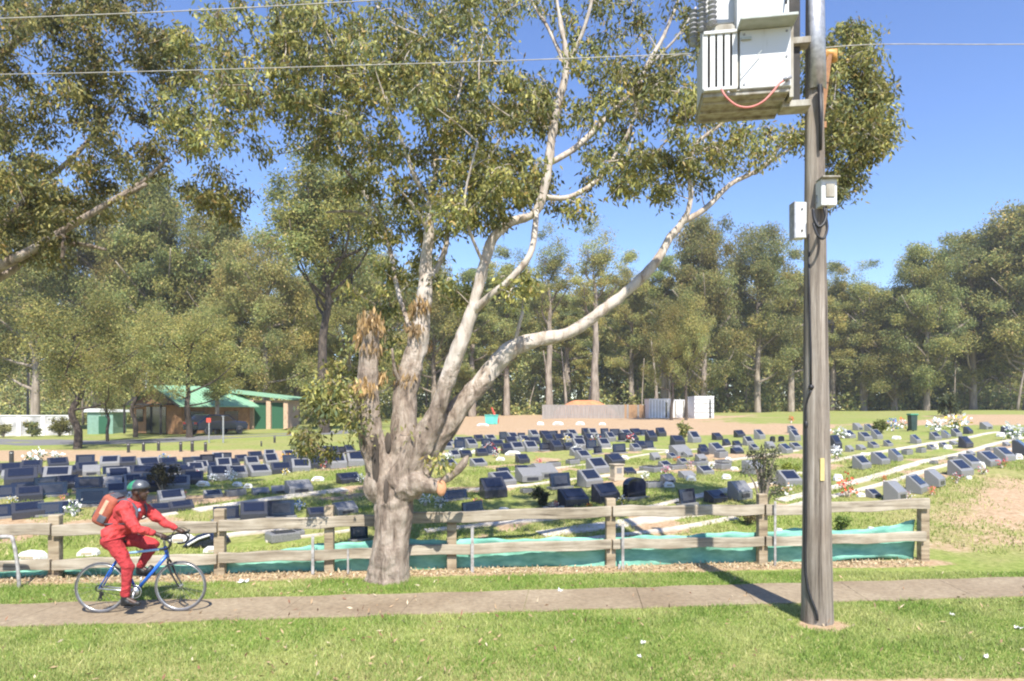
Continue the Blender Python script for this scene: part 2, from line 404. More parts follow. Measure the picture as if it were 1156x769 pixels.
def strip(name, pts, w, h, m, dz=.004, label=None, jag=0, n=None):
    """low kerb-like band that follows the land between plan points"""
    P = []
    for a, b in zip(pts[:-1], pts[1:]):
        k = max(2, int((Vector(b)-Vector(a)).length/.5))
        for i in range(k): t = i/k; P.append((a[0]*(1-t)+b[0]*t, a[1]*(1-t)+b[1]*t))
    P.append(tuple(pts[-1][:2]))
    mb = MB(); vs = []; fs = []
    for i, p in enumerate(P):
        q0, q1 = P[max(i-1, 0)], P[min(i+1, len(P)-1)]
        d = Vector((q1[0]-q0[0], q1[1]-q0[1])).normalized(); nx, ny = -d.y, d.x
        for s in (-1, 1):
            ww = w/2*(1+rng.uniform(-jag, jag)); x, y = p[0]+nx*ww*s, p[1]+ny*ww*s
            g = gz(x, y); vs += [(x, y, g-.03), (x, y, g+h+dz)]
    for i in range(len(P)-1):
        a, c = i*4, i*4+4
        fs += [(a+1, a+3, c+3, c+1), (a, a+1, c+1, c), (a+3, a+2, c+2, c+3)]
    fs += [(0, 2, 3, 1), (len(P)*4-4, len(P)*4-3, len(P)*4-1, len(P)*4-2)]
    mb.add(vs, fs); return struct(mb.build(name, m))

# concrete footpath, cast in slabs with open joints
def path_mat():
    m, nt, b = _nodes('footpath_concrete')
    n1 = noise(nt, .8, 5); n2 = noise(nt, 14, 8, .7); n3 = noise(nt, 80, 3)
    c = ramp(nt, n2, [(.3, (.21, .16, .10)), (.55, (.315, .248, .160)), (.75, (.40, .322, .215))])
    c = mix(nt, .8, c, ramp(nt, n1, [(.35, (.68, .63, .58)), (.62, (1, 1, 1))]), 'MULTIPLY')
    nt.links.new(c, b.inputs['Base Color']); b.inputs['Roughness'].default_value = .9; bump(nt, b, n3, .4, .004); return m
pm = MB(); x = -16.0
while x < 18:
    L = 1.62
    xs = np.linspace(x+.003, x+L-.003, 7)
    vs, fs = [], []
    for k, xx in enumerate(xs):
        for s in (-1, 1):
            yy = path_mid(xx)+s*(.515+.025*math.sin(xx*5+s)+rng.uniform(-.012, .012)); vs += [(xx+.05*s, yy, -.03), (xx+.05*s, yy, .014)]
    for k in range(6):
        a, c = k*4, k*4+4; fs += [(a+1, a+3, c+3, c+1), (a, a+1, c+1, c), (a+3, a+2, c+2, c+3)]
    fs += [(0, 2, 3, 1), (24, 25, 27, 26)]
    pm.add(vs, fs); x += L
struct(pm.build('path', path_mat()))

# paved drive in front of the green-roofed shed
dp = [at(-60, 497), at(60, 500), at(150, 499), at(240, 494), at(340, 490), at(420, 486)]
strip('road', [(p.x, p.y) for p in dp], 4.5, .0, M['asphalt'], dz=.02, jag=.05)

# concrete grave strips (long kerbs between the grave rows)
for pts, w in (([(480, 600), (560, 592), (650, 583), (740, 573)], .22), ([(610, 604), (700, 592), (800, 577)], .5), ([(640, 612), (760, 598), (830, 585)], .2),
               ([(500, 556), (600, 548), (720, 534), (840, 518), (900, 509)], .22), ([(700, 580), (800, 560), (900, 540)], .16), ([(740, 572), (830, 551), (905, 534)], .16),
               ([(880, 566), (940, 551), (1000, 535), (1080, 514), (1156, 494)], .3), ([(890, 573), (945, 560), (1020, 540), (1100, 519), (1170, 500)], .2),
               ([(930, 523), (980, 513), (1040, 503), (1090, 495), (1130, 488)], .3), ([(220, 577), (320, 562), (390, 553)], .5),
               ([(190, 612), (260, 605), (330, 596)], .3), ([(300, 612), (340, 607), (400, 599)], .12), ([(480, 515), (620, 505), (760, 519-10)], .25), ([(560, 535), (690, 521), (850, 500)], .12),
               ([(60, 598), (130, 590), (200, 580)], .25)):
    q = [at(*p) for p in pts]; strip('grave_kerb_strip', [(p.x, p.y) for p in q], w, .03, M['concrete'], jag=.12)

# ------------------------------------------------------------------ grass blades and litter (uncountable)
def blades(n, xr, yr, h, w, seed, keep):
    g = np.random.default_rng(seed)
    x = g.uniform(*xr, n); y = g.uniform(*yr, n)
    k = keep(x, y, g); x, y = x[k], y[k]; n = len(x)
    z = ground(x, y); hh = h*g.uniform(.4, 1.3, n)*(.6+.8*vnoise(x, y, .4, 5)); a = g.uniform(0, 2*np.pi, n)
    lean = g.normal(0, .45, (n, 2))*hh[:, None]
    base = np.stack([x, y, z-.005], 1); du = np.stack([np.cos(a), np.sin(a), 0*a], 1)*(w*g.uniform(.6, 1.4, n))[:, None]
    tip = base+np.stack([lean[:, 0], lean[:, 1], hh], 1)
    V = np.stack([base-du, base+du, tip], 1).reshape(-1, 3)
    patch = vnoise(x, y, .9, 8)*.6+vnoise(x, y, .3, 9)*.4
    t = np.clip((patch-.33)*1.9+g.normal(0, .22, n), 0, 1)[:, None]
    C = np.array([.21, .28, .055])*(1-t)+np.array([.45, .43, .17])*t
    C = np.where(g.uniform(0, 1, (n, 1)) < .05, np.array([.5, .42, .22]), C)*g.uniform(.75, 1.25, (n, 1))
    return quads('grass', V, n, np.repeat(C, 3, axis=0), 3)
def keep_near(x, y, g):
    s, d, w = masks(x, y); e = np.abs(y-path_mid(x))
    return (g.uniform(0, 1, len(x)) > s*1.25) & (e > .50+.05*vnoise(x, y, .25, 4)) & (np.abs(x) < y*.80+3.2)
tag(put('lawn_grass', blades(470000, (-12, 13), (5.6, 11.0), .05, .0055, 3, keep_near), M['grassblade']), 'short sunlit grass on both sides of the concrete footpath', 'grass', kind='stuff')
def keep_far(x, y, g):
    s, d, w = masks(x, y)
    return (g.uniform(0, 1, len(x)) > s*1.2) & (np.abs(x) < y*.82+3) & (y > fence_y(x)+.25) & (vnoise(x, y, 1.7, 6)*.7+vnoise(x, y, .5, 7)*.3 > .38)
tag(put('cemetery_grass', blades(235000, (-23, 23), (11.2, 24), .075, .012, 4, keep_far), M['grassblade']), 'rough lawn growing between the headstone rows behind the timber fence', 'grass', kind='stuff')
g = np.random.default_rng(5); n = 5200
x = g.uniform(-9, 7.2, n); y = fence_y(x)-.10+g.normal(0, .15, n); 
P = np.stack([x, y, ground(x, y)+g.uniform(.004, .016, n)], 1)
tag(put('leaf_litter', leaf_mesh('leaf_litter', P, .06, .024, pick([(.42, .31, .2), (.48, .37, .25), (.36, .25, .16), (.54, .44, .32)], [3, 3, 2, 1], n, g), 0, 5), M['chip']), 'dry brown leaf and bark litter along the foot of the timber fence', 'leaf litter', kind='stuff')

n = 1500; g = np.random.default_rng(6); x = g.uniform(-8, 9, n); y = g.uniform(6.4, 10.9, n); k = g.uniform(0, 1, n) < np.maximum(.25, np.exp(-((x+2)**2/9)))
x, y = x[k], y[k]; P = np.stack([x, y, ground(x, y)+.02+.02*(np.abs(y-path_mid(x)) > .5)], 1)
tag(put('fallen_leaves', leaf_mesh('fallen_leaves', P, .075, .022, pick([(.42, .3, .17), (.3, .2, .11), (.5, .42, .28), (.22, .12, .07)], [3, 3, 2, 2], len(x), g), 0, 6), M['chip']), 'scattered dry gum leaves fallen on the verge and footpath', 'fallen leaves', kind='stuff')

# ------------------------------------------------------------------ timber fence
fang = math.atan(.083)
ft = thing('timber_fence', 'weathered two rail timber fence running behind the concrete footpath', 'fence', (0, fence_y(0), 0), fang)
def fl(px):
    """fence-local x of a pixel column"""
    t = (px-CX)/F; X = t*11.17/(1-.083*t); return X/math.cos(fang)
def fY(px): t = (px-CX)/F; return 11.17/(1-.083*t)
def fz(px, py): return H-(py-HY)/F*fY(px)
ftm = {}
for px, top, w in ((-125, 584, .17), (60, 582, .17), (247, 575, .17), (371, 571, .15), (510, 590, .16), (690, 563, .16), (862, 558, .16), (1045, 566, .16)):
    b = MB(); zt = fz(px, top); X = fl(px)
    b.box((X, .065, zt/2-.06), (w, .13, zt+.12)); b.build('post', M['post'], ft, smooth=False, bevel=.012)
def rail(p0, p1, y0, y1, hgt, off=0):
    b = MB(); n = 9; vs, fs = [], []
    for i in range(n):
        t = i/(n-1); px = p0+(p1-p0)*t; X = fl(px); z = fz(px, y0+(y1-y0)*t)+.012*math.sin(i*1.7+p0)
        hh = hgt/2*(1+.06*math.sin(i*2.3+p0))
        for dy, dz in ((-.075+off, -hh), (-.003, -hh), (-.003, hh), (-.075+off, hh)): vs.append((X, dy, z+dz))
    for i in range(n-1):
        for k in range(4): fs.append((i*4+k, i*4+(k+1) % 4, i*4+4+(k+1) % 4, i*4+4+k))
    fs += [(3, 2, 1, 0), (n*4-4, n*4-3, n*4-2, n*4-1)]
    b.add(vs, fs); b.build('rail', M['rail'], ft, bevel=.01)
for p0, p1, y0, y1 in ((-130, 59, 600, 597), (61, 246, 598, 594), (248, 430, 593, 587), (433, 689, 586, 577), (691, 861, 577, 575), (863, 1047, 576, 568)):
    rail(p0, p1, y0, y1, .18)
for p0, p1, y0, y1 in ((-130, 59, 641, 637), (61, 246, 637, 630), (248, 430, 629, 624), (433, 689, 622, 614), (691, 861, 614, 611), (863, 1043, 611, 605)):
    rail(p0, p1, y0, y1, .165)

# teal shade-cloth silt fence behind the rails, with its steel pickets
st = thing('silt_fence', 'teal shade cloth silt fence pinned along the timber fence with steel pickets', 'silt fence', (0, fence_y(0), 0), fang)
cb = MB(); N, K = 240, 9; vs, fs = [], []
tops = ([-130, 60, 247, 300, 371, 410, 510, 690, 770, 862, 905, 960, 1010, 1038], [645, 643, 638, 624, 616, 612, 611, 609, 606, 602, 599, 600, 597, 588])
for i in range(N+1):
    px = -130+1170*i/N; X = fl(px); zt = fz(px, np.interp(px, *tops))+.015*math.sin(i*.33)+.01*math.sin(i*.9)
    lift = .0 if px < 930 else .10*max(0, math.sin((px-930)/108*math.pi))
    for k in range(K+1):
        t = k/K; z = zt*(1-t)+(-.04+lift)*t
        dy = .17+.014*math.sin(i*.21+k*.8)+.010*math.sin(i*.57-k*1.3)+.006*math.sin(i*1.7+k*.4)-.05*t*math.sin(i*.12)
        vs.append((X, dy, z))
for i in range(N):
    for k in range(K): a = i*(K+1)+k; fs.append((a, a+1, a+K+2, a+K+1))
cb.add(vs, fs); o = cb.build('cloth', M['teal'], st, smooth=True); so = o.modifiers.new('Solid', 'SOLIDIFY'); so.thickness = .004
for px, yt, yb, lean, w in ((355, 603, 655, .0, .045), (395, 618, 650, -.02, .03), (533, 594, 651, .0, .05), (701, 590, 646, .0, .045), (871, 565, 641, .0, .04), (697, 635, 645, 0, .04)):
    b = MB(); X = fl(px); z1 = fz(px, yt)
    b.box((X+lean/2, -.13, z1/2-.05), (w, .012, z1+.1)); b.box((X+lean/2, -.1155, z1/2-.05), (.012, .015, z1+.096))
    b.build('picket', M['picket'], st)
tp = thing('bent_post', 'leaning pale steel post with a bent top bar beside the left fence post', 'post', at(22, 664))
b = MB(); z = tp.location; tb = [pt(22, 668, z.y), pt(20, 640, z.y), pt(15, 611, z.y), pt(10, 606, z.y), pt(-14, 608, z.y)]
b.tube([p-z for p in tb], [.026, .026, .026, .03, .035], 8, smooth=3); b.build('post_tube', M['picket'], tp, smooth=True)

# ------------------------------------------------------------------ headstones
PROTO = {}
def proto(kind):
    if kind in PROTO: return None
    r = thing('headstone', 'x', 'headstone'); PROTO[kind] = r
    if kind == 'wedge':
        b = MB(); b.prism([(-.28, 0), (.28, 0), (.28, .50), (.20, .52), (-.28, .20)], 'x', -.45, .45); b.build('stone', M['granite'], r, bevel=.015)
        b = MB(); n = Vector((0, -.555, .832)); q = Matrix.Rotation(math.atan2(.32, .48), 3, 'X')
        b.box((0, -.03, .376), (.66, .40, .02), q); b.build('plaque', M['navy'], r, bevel=.004)
    if kind == 'wedgedark':
        b = MB(); b.prism([(-.26, 0), (.26, 0), (.26, .54), (.16, .56), (-.26, .24)], 'x', -.45, .45); b.build('stone', M['granite_dark'], r, bevel=.015)
        b = MB(); q = Matrix.Rotation(math.atan2(.32, .42), 3, 'X')
        b.box((0, -.04, .418), (.68, .36, .02), q); b.build('plaque', M['navy'], r, bevel=.004)
    if kind == 'plain':
        b = MB(); b.prism([(-.28, 0), (.28, 0), (.28, .46), (.12, .47), (-.28, .22)], 'x', -.45, .45); b.build('stone', M['granite'], r, bevel=.02)
        b = MB(); b.box((0, -.286, .11), (.5, .012, .1)); b.build('plaque', M['granite_dark'], r)
    if kind == 'slab':
        b = MB(); b.box((0, 0, .05), (1.0, .42, .1)); b.build('plinth', M['granite'], r, bevel=.012)
        b = MB(); b.prism([(-.08, .1), (.06, .1), (.10, .62), (.0, .62)], 'x', -.44, .44); b.build('slab', M['navy'], r, bevel=.012)
        b = MB(); b.prism([(-.078, .2), (-.064, .2), (-.004, .52), (-.018, .52)], 'x', -.3, .3); b.build('plaque', M['granite_dark'], r)
    if kind == 'round':
        b = MB(); b.box((0, 0, .04), (1.0, .5, .08)); b.build('plinth', M['granite'], r, bevel=.012)
        pr = [(-.44, .08), (.44, .08), (.44, .48)]+[(.44*math.cos(a), .48+.2*math.sin(a)) for a in np.linspace(.15, math.pi-.15, 10)]+[(-.44, .48)]
        b = MB(); b.prism(pr, 'y', -.12, .14); b.build('slab', M['navy'], r, bevel=.015)
    if kind == 'flat':
        b = MB(); b.box((0, 0, .06), (1.0, .62, .12), None); b.build('stone', M['granite'], r, bevel=.02)
        b = MB(); b.box((0, -.02, .125), (.7, .4, .02)); b.build('plaque', M['granite_dark'], r)
    if kind == 'pedestal':
        b = MB(); b.box((0, 0, .08), (.9, .8, .16)); b.box((0, 0, .5), (.72, .6, .68)); b.box((0, 0, .87), (.86, .74, .06)); b.build('stone', M['beige'], r, bevel=.02)
        b = MB(); b.box((0, -.305, .55), (.4, .012, .3)); b.build('plaque', M['granite'], r)
    return None
ORD = 'first second third fourth fifth sixth seventh eighth ninth tenth eleventh twelfth thirteenth fourteenth fifteenth sixteenth seventeenth eighteenth nineteenth twentieth'.split()
ORD += ['twenty-'+o for o in ORD[:9]]+['thirtieth']+['thirty-'+o for o in ORD[:9]]
DESC = {'wedge': 'grey wedge headstone', 'wedgedark': 'dark wedge headstone', 'plain': 'plain grey headstone', 'slab': 'upright navy headstone', 'round': 'round-topped navy headstone', 'flat': 'low flat gravestone', 'pedestal': 'beige pedestal gravestone'}
USED = set()
def stones(phrase, rows, group, rz=34, cat='headstone'):
    rows = sorted(rows, key=lambda r: r[0])
    for i, (px, py, w, h, kind) in enumerate(rows):
        proto(kind); p = at(px, py); src = PROTO[kind]
        u = w*p.y/F/(1.0 if kind != 'slab' else .95); v = h*p.y/F
        base_h = {'wedge': .52, 'wedgedark': .56, 'plain': .47, 'slab': .62, 'round': .68, 'flat': .14, 'pedestal': .9}[kind]
        sc = (u, u*rng.uniform(.9, 1.05), max(.4, v/base_h*.95))
        loc = (p.x, p.y+.25*u, gz(p.x, p.y+.25*u)-.01)
        a = R(rz+rng.uniform(-9, 9)); lab = f'{DESC[kind]}, {ORD[i]} from the left {phrase}' if len(rows) > 1 else f'{DESC[kind]} {phrase}'
        if kind in USED: o = dup(src, loc, a, sc, lab, group)
        else:
            USED.add(kind); o = src; o.location = loc; o.rotation_euler = (0, 0, a); o.scale = sc; o['label'] = lab; o['group'] = group
        o.name = 'headstone'; o.rotation_euler = (R(rng.uniform(-2.5, 2.5)), R(rng.uniform(-2, 2)), a)
G = 'headstones in the lawn cemetery'
W_, D_, P_, S_, O_, F_, E_ = 'wedge', 'wedgedark', 'plain', 'slab', 'round', 'flat', 'pedestal'
stones('in the row beside bare orange soil', [(988, 562, 17, 10, W_), (1015, 566, 29, 23, P_), (1040, 557, 30, 21, W_), (1060, 550, 26, 20, P_), (1089, 538, 28, 19, W_), (1100, 530, 26, 18, W_), (1122, 527, 28, 18, W_), (1139, 521, 25, 17, W_), (1158, 514, 25, 18, D_)], G)
stones('in the short row right of the pole', [(976, 530, 23, 16, W_), (997, 525, 22, 15, W_), (1014, 521, 20, 15, W_)], G)
stones('standing alone on the grass between two concrete strips', [(1093, 506, 17, 14, D_)], G)
stones('in the row right of the green wheelie bin', [(1036, 501, 14, 11, W_), (1058, 497, 13, 10, W_), (1070, 495, 13, 10, W_), (1082, 493, 12, 10, W_), (1095, 490, 12, 9, D_), (1116, 485, 15, 9, P_)], G)
stones('in the cluster left of the green wheelie bin', [(961, 495, 15, 10, W_), (979, 498, 16, 11, W_), (992, 496, 15, 12, W_), (970, 486, 12, 9, P_), (983, 487, 12, 9, W_), (946, 508, 14, 18, D_)], G)
stones('among white flowers at the far right edge', [(1140, 489, 16, 8, D_), (1160, 490, 14, 8, P_)], G)
stones('in the row just behind the middle fence post', [(648, 573, 36, 21, D_), (685, 568, 34, 22, D_), (718, 565, 34, 26, O_)], G)
stones('in the row left of the beige pedestal', [(633, 553, 28, 19, S_), (667, 550, 31, 20, W_), (676, 535, 26, 19, W_), (659, 520, 20, 12, W_)], G)
stones('beside the row of kerbs mid picture', [(697, 543, 17, 20, E_)], G)
stones('behind the beige pedestal stone', [(695, 526, 24, 14, D_)], G)
stones('in the row right of the gum trunk', [(513, 566, 32, 12, S_), (533, 580, 29, 13, S_), (557, 563, 31, 24, D_), (567, 550, 32, 17, W_), (597, 545, 30, 17, P_), (615, 541, 30, 18, P_)], G)
stones('in the thin line behind the gum stub', [(505, 527, 22, 9, W_), (540, 527, 20, 10, W_), (590, 524, 17, 12, D_), (596, 557, 16, 6, F_)], G)
stones('half hidden above the shaded fence rail', [(778, 572, 24, 20, S_), (810, 568, 28, 14, D_)], G)
stones('around the thin sapling right of centre', [(838, 565, 30, 22, P_), (853, 536, 27, 17, P_), (894, 549, 30, 18, W_), (889, 512, 17, 12, W_)], G)
stones('on the low strips right of the pedestal', [(742, 533, 27, 7, F_), (765, 530, 22, 6, F_), (790, 526, 22, 6, F_), (818, 524, 17, 5, F_), (770, 516, 26, 14, P_)], G)
stones('in the scattered rows before the white container', [(811, 513, 20, 14, W_), (811, 497, 13, 9, D_), (836, 494, 13, 9, D_), (859, 496, 14, 12, W_), (873, 500, 9, 8, O_), (883, 499, 9, 7, O_), (846, 503, 13, 11, W_), (833, 505, 11, 8, D_), (821, 504, 11, 9, D_), (795, 510, 12, 9, D_), (785, 500, 16, 14, W_), (766, 503, 18, 12, D_), (747, 493, 12, 11, D_), (736, 499, 15, 14, D_), (724, 508, 16, 11, D_), (899, 498, 13, 14, W_), (900, 508, 14, 9, W_), (896, 489, 12, 9, W_)], G)
def diag(a, b_, n, w, h, kinds):
    return band([a, b_], n, w, h, kinds, 1.0)
# packed far bands
def band(pts, n, w, h, kinds, jit=1.2):
    out = []
    for i in range(n):
        t = (i+.5)/n*(len(pts)-1); k = min(int(t), len(pts)-2); f = t-k
        out.append((pts[k][0]*(1-f)+pts[k+1][0]*f+rng.uniform(-jit, jit)*2, pts[k][1]*(1-f)+pts[k+1][1]*f+rng.uniform(-jit, jit)*.6, w*rng.uniform(.85, 1.15), h*rng.uniform(.8, 1.25), rng.choice(kinds)))
    return out
K1 = [D_, W_, D_, S_, W_]
stones('in the farthest band before the paling fence', band([(500, 502), (620, 494), (735, 492)], 20, 13, 9, K1), G)
stones('in the second farthest band right of the gum', band([(497, 509), (620, 501), (720, 499)], 17, 14, 10, K1), G)
stones('in the middle band right of the gum', band([(505, 518), (600, 510), (690, 507)], 13, 15, 11, K1), G)
stones('in the band left behind the gum fork', band([(640, 516), (700, 512), (740, 505)], 5, 16, 10, K1), G)
stones('in the farthest band left of the gum', band([(205, 527), (260, 521), (350, 516), (400, 512)], 15, 15, 10, K1), G)
stones('in the second band left of the gum', band([(200, 537), (260, 530), (380, 523)], 11, 19, 13, K1), G)
stones('in the third band left of the gum', band([(205, 549), (280, 539), (350, 531), (410, 526)], 9, 24, 15, [W_, W_, D_]), G)
stones('on the green strip left of the gum', [(335, 558, 31, 16, P_), (392, 546, 28, 12, D_)], G)
stones('in the long dark row above the left rail', [(252, 590, 30, 18, S_), (283, 589, 32, 22, D_), (314, 587, 32, 22, S_), (357, 585, 26, 12, D_), (388, 581, 28, 14, P_)], G)
stones('seen between the rails left of the gum', [(316, 612, 34, 12, F_), (404, 612, 22, 20, S_), (330, 606, 22, 8, F_)], G)
stones('in the front row at the left edge', [(-14, 588, 38, 17, S_), (26, 586, 34, 19, D_), (52, 584, 26, 17, S_), (74, 580, 22, 15, W_), (98, 573, 34, 22, S_), (190, 569, 30, 16, W_)], G)
stones('in the second row at the left edge', [(-4, 565, 30, 17, S_), (28, 566, 28, 17, D_), (54, 562, 30, 18, S_), (95, 554, 30, 16, S_), (128, 561, 24, 16, W_), (164, 556, 34, 18, D_), (197, 553, 28, 16, W_)], G)
stones('in the third row at the left edge', [(18, 549, 34, 22, D_), (60, 544, 30, 18, W_), (95, 537, 24, 16, D_), (130, 545, 26, 18, W_), (158, 541, 28, 16, D_), (186, 542, 28, 16, W_)], G)
stones('in the back rows at the left edge', [(8, 536, 24, 14, D_), (32, 532, 22, 13, D_), (62, 530, 22, 14, D_), (93, 526, 20, 13, S_), (121, 528, 22, 14, W_), (142, 527, 18, 12, D_), (165, 530, 26, 14, W_), (188, 530, 20, 14, D_)], G)
stones('in the diagonal row left of the sapling', diag((705, 559), (828, 528), 6, 20, 9, [F_, P_, W_]), G)
stones('in the diagonal row behind the low strips', diag((700, 538), (845, 511), 7, 15, 8, [F_, W_, P_, D_]), G)
stones('in the diagonal row above the middle strip', diag((730, 521), (880, 506), 8, 12, 8, [D_, W_, P_]), G)
stones('in the diagonal row behind the gum stub', diag((560, 537), (655, 524), 5, 16, 8, [F_, W_, D_]), G)
stones('in the row just above the middle rail', diag((555, 588), (640, 580), 3, 22, 9, [F_, P_]), G)
stones('in the row left of the right-hand trio', diag((940, 514), (1010, 503), 5, 12, 8, [W_, D_, P_]), G)
stones('in the thin row beyond the right-hand trio', diag((1020, 515), (1085, 501), 5, 10, 6, [F_, W_, P_]), G)
stones('in the low row before the lone stone', diag((1045, 527), (1150, 501), 5, 10, 5, [F_, P_]), G)
stones('in the low row under the green strip', diag((225, 563), (330, 556), 4, 22, 8, [F_, P_, W_]), G)
stones('in the gappy row behind the cyclist', diag((10, 556), (210, 547), 8, 24, 14, [D_, S_, W_, P_]), G)
stones('in the last gappy row at the left edge', diag((-5, 541), (205, 534), 9, 20, 12, [D_, S_, D_, P_]), G)
stones('in the mixed row below the left slabs', diag((110, 585), (215, 577), 4, 26, 11, [F_, W_, D_]), G)
# ------------------------------------------------------------------ the big gum by the fence
def gum_bark():
    m, nt, b = _nodes('gum_bark')
    g = nt.nodes.new('ShaderNodeNewGeometry'); sx = nt.nodes.new('ShaderNodeSeparateXYZ'); nt.links.new(g.outputs['Position'], sx.inputs[0])
    n1 = noise(nt, 1.6, 5, .6); n2 = noise(nt, 7, 9, .7, (1, 1, .3), dist=.5); n3 = noise(nt, 30, 5, .7, (1, 1, .25))
    a = nt.nodes.new('ShaderNodeMapRange'); a.inputs[1].default_value = 1.9; a.inputs[2].default_value = 4.1
    xs = nt.nodes.new('ShaderNodeMath'); xs.operation = 'ADD'; xs.inputs[1].default_value = 1.45; nt.links.new(sx.outputs[0], xs.inputs[0])
    xm_ = nt.nodes.new('ShaderNodeMath'); xm_.operation = 'MINIMUM'; xm_.inputs[1].default_value = 0; nt.links.new(xs.outputs[0], xm_.inputs[0])
    xz = nt.nodes.new('ShaderNodeMath'); xz.operation = 'MULTIPLY_ADD'; xz.inputs[1].default_value = 2.6; nt.links.new(xm_.outputs[0], xz.inputs[0]); nt.links.new(sx.outputs[2], xz.inputs[2]); nt.links.new(xz.outputs[0], a.inputs[0])
    s = nt.nodes.new('ShaderNodeMath'); s.operation = 'MULTIPLY_ADD'; nt.links.new(n1, s.inputs[0]); s.inputs[1].default_value = 1.5; s.inputs[2].default_value = -.80
    t = nt.nodes.new('ShaderNodeMath'); t.operation = 'ADD'; t.use_clamp = True; nt.links.new(a.outputs[0], t.inputs[0]); nt.links.new(s.outputs[0], t.inputs[1])
    u = nt.nodes.new('ShaderNodeMapRange'); u.inputs[1].default_value = .38; u.inputs[2].default_value = .62; nt.links.new(t.outputs[0], u.inputs[0])
    rough = ramp(nt, n2, [(.30, (.045, .034, .025)), (.41, (.22, .165, .122)), (.54, (.385, .308, .24)), (.70, (.52, .44, .355))])
    pale = ramp(nt, n2, [(.30, (.14, .097, .068)), (.41, (.33, .265, .205)), (.52, (.47, .41, .345)), (.64, (.50, .445, .38)), (.72, (.27, .205, .16))])
    c = mix(nt, u.outputs[0], rough, pale)
    nt.links.new(c, b.inputs['Base Color']); b.inputs['Roughness'].default_value = .85
    ad = nt.nodes.new('ShaderNodeMath'); ad.operation = 'ADD'; nt.links.new(n2, ad.inputs[0]); nt.links.new(n3, ad.inputs[1])
    mu = nt.nodes.new('ShaderNodeMath'); mu.operation = 'MULTIPLY'; nt.links.new(ad.outputs[0], mu.inputs[0])
    iv = nt.nodes.new('ShaderNodeMath'); iv.operation = 'MULTIPLY_ADD'; nt.links.new(u.outputs[0], iv.inputs[0]); iv.inputs[1].default_value = -.75; iv.inputs[2].default_value = 1; nt.links.new(iv.outputs[0], mu.inputs[1])
    bump(nt, b, mu.outputs[0], .9, .06); return m
M['gumbark'] = gum_bark()
gum = thing('gum_tree', 'big gum tree with forking pale limbs growing at the timber fence', 'tree', (at(440, 653).x, 10.55, 0))
YT = 10.55
LIMBPTS = []
def limb(spec, sm_=4, n=10, mb=None, jit=.06):
    """spec: (px, py, width px, depth offset)"""
    P = [pt(a+(rng.uniform(-2.2, 2.2) if w < 16 else 0), b+(rng.uniform(-2, 2) if w < 16 else 0), YT+d) for a, b, w, d in spec]; rr = [w/2*(YT+d)/F*(.84 if w < 17.5 else .95) for a, b, w, d in spec]; LIMBPTS.extend(P)
    LIMBPTS.extend([p.lerp(q_, .5) for p, q_ in zip(P[:-1], P[1:])])
    mb.tube(P, rr, n, smooth=sm_, jit=jit); return mb
tb = MB()
limb([(437, 672, 84, 0), (438, 658, 60, 0), (439, 645, 50, 0), (442, 620, 44, 0), (444, 585, 44, 0), (446, 562, 46, 0), (448, 545, 40, 0), (449, 528, 22, 0)], mb=tb, n=16)
limb([(440, 565, 38, .0), (430, 535, 33, 0), (421, 505, 30, -.05), (416, 470, 27, -.1), (415, 430, 25, -.1), (417, 400, 23, -.1), (419, 380, 20, -.1), (421, 366, 11, -.1)], mb=tb)
limb([(450, 550, 44, 0), (455, 515, 36, .1), (457, 480, 32, .2), (458, 445, 29, .25), (464, 415, 28, .3), (472, 385, 25, .35), (477, 355, 20, .4), (480, 325, 18, .45), (481, 295, 16, .5), (484, 260, 13, .5), (487, 225, 11, .55), (490, 190, 7, .6), (485, 150, 5.5, .6), (478, 115, 4, .6)], mb=tb)
limb([(452, 545, 46, 0), (468, 515, 38, -.1), (482, 490, 30, -.15), (494, 462, 22, -.2), (505, 430, 20, -.25), (519, 390, 19, -.3), (534, 348, 17, -.3), (545, 305, 15, -.3), (557, 268, 13, -.3), (578, 252, 12, -.3), (603, 238, 12, -.3), (615, 205, 12, -.3), (622, 165, 12, -.3), (631, 120, 11, -.3), (638, 85, 10, -.3), (640, 55, 8, -.3), (632, 10, 6, -.3), (624, -50, 5, -.3)], mb=tb)
limb([(455, 555, 46, 0), (475, 520, 38, .05), (498, 487, 29, .1), (520, 458, 25, .15), (545, 430, 23, .2), (572, 398, 22, .2), (605, 384, 18, .25), (640, 377, 17, .3), (675, 356, 15, .35), (710, 326, 14, .4), (740, 295, 12.5, .45), (756, 268, 11, .5), (768, 250, 9, .5), (778, 225, 7.5, .5), (778, 190, 6.5, .5), (788, 160, 5.5, .5), (812, 140, 4, .5), (835, 120, 3, .5)], mb=tb)
limb([(455, 550, 40, -.1), (472, 545, 30, -.2), (487, 549, 20, -.28), (497, 551, 14, -.32)], mb=tb)
limb([(470, 548, 22, -.12), (490, 546, 15, -.2), (506, 540, 11, -.25), (518, 530, 8, -.28), (531, 515, 4, -.3)], mb=tb)
for cx, cy, r in ((425, 548, 20), (462, 540, 24), (437, 525, 13), (455, 505, 16), (470, 500, 11), (430, 575, 12), (456, 580, 14), (416, 470, 13), (468, 515, 13)):
    c = pt(cx, cy, YT-.02); tb.ball(c, (r*YT/F*.75, r*YT/F*.8, r*YT/F), 12, 8)
me = remesh(tb, 'trunk', .02, 2, .4)
co = np.empty(len(me.vertices)*3); me.vertices.foreach_get('co', co); co = co.reshape(-1, 3)
no = np.empty(len(me.vertices)*3); me.vertices.foreach_get('normal', no); no = no.reshape(-1, 3)
low = sm(3.6, 1.8, co[:, 2])[:, None]
co += no*((vnoise(co[:, 0]*7+co[:, 1]*3, co[:, 2]*1.6, .8, 31)-.5)*.06*low[:, 0]+(vnoise(co[:, 0]*5-co[:, 1]*9, co[:, 2]*4, .5, 33)-.5)*.022)[:, None]
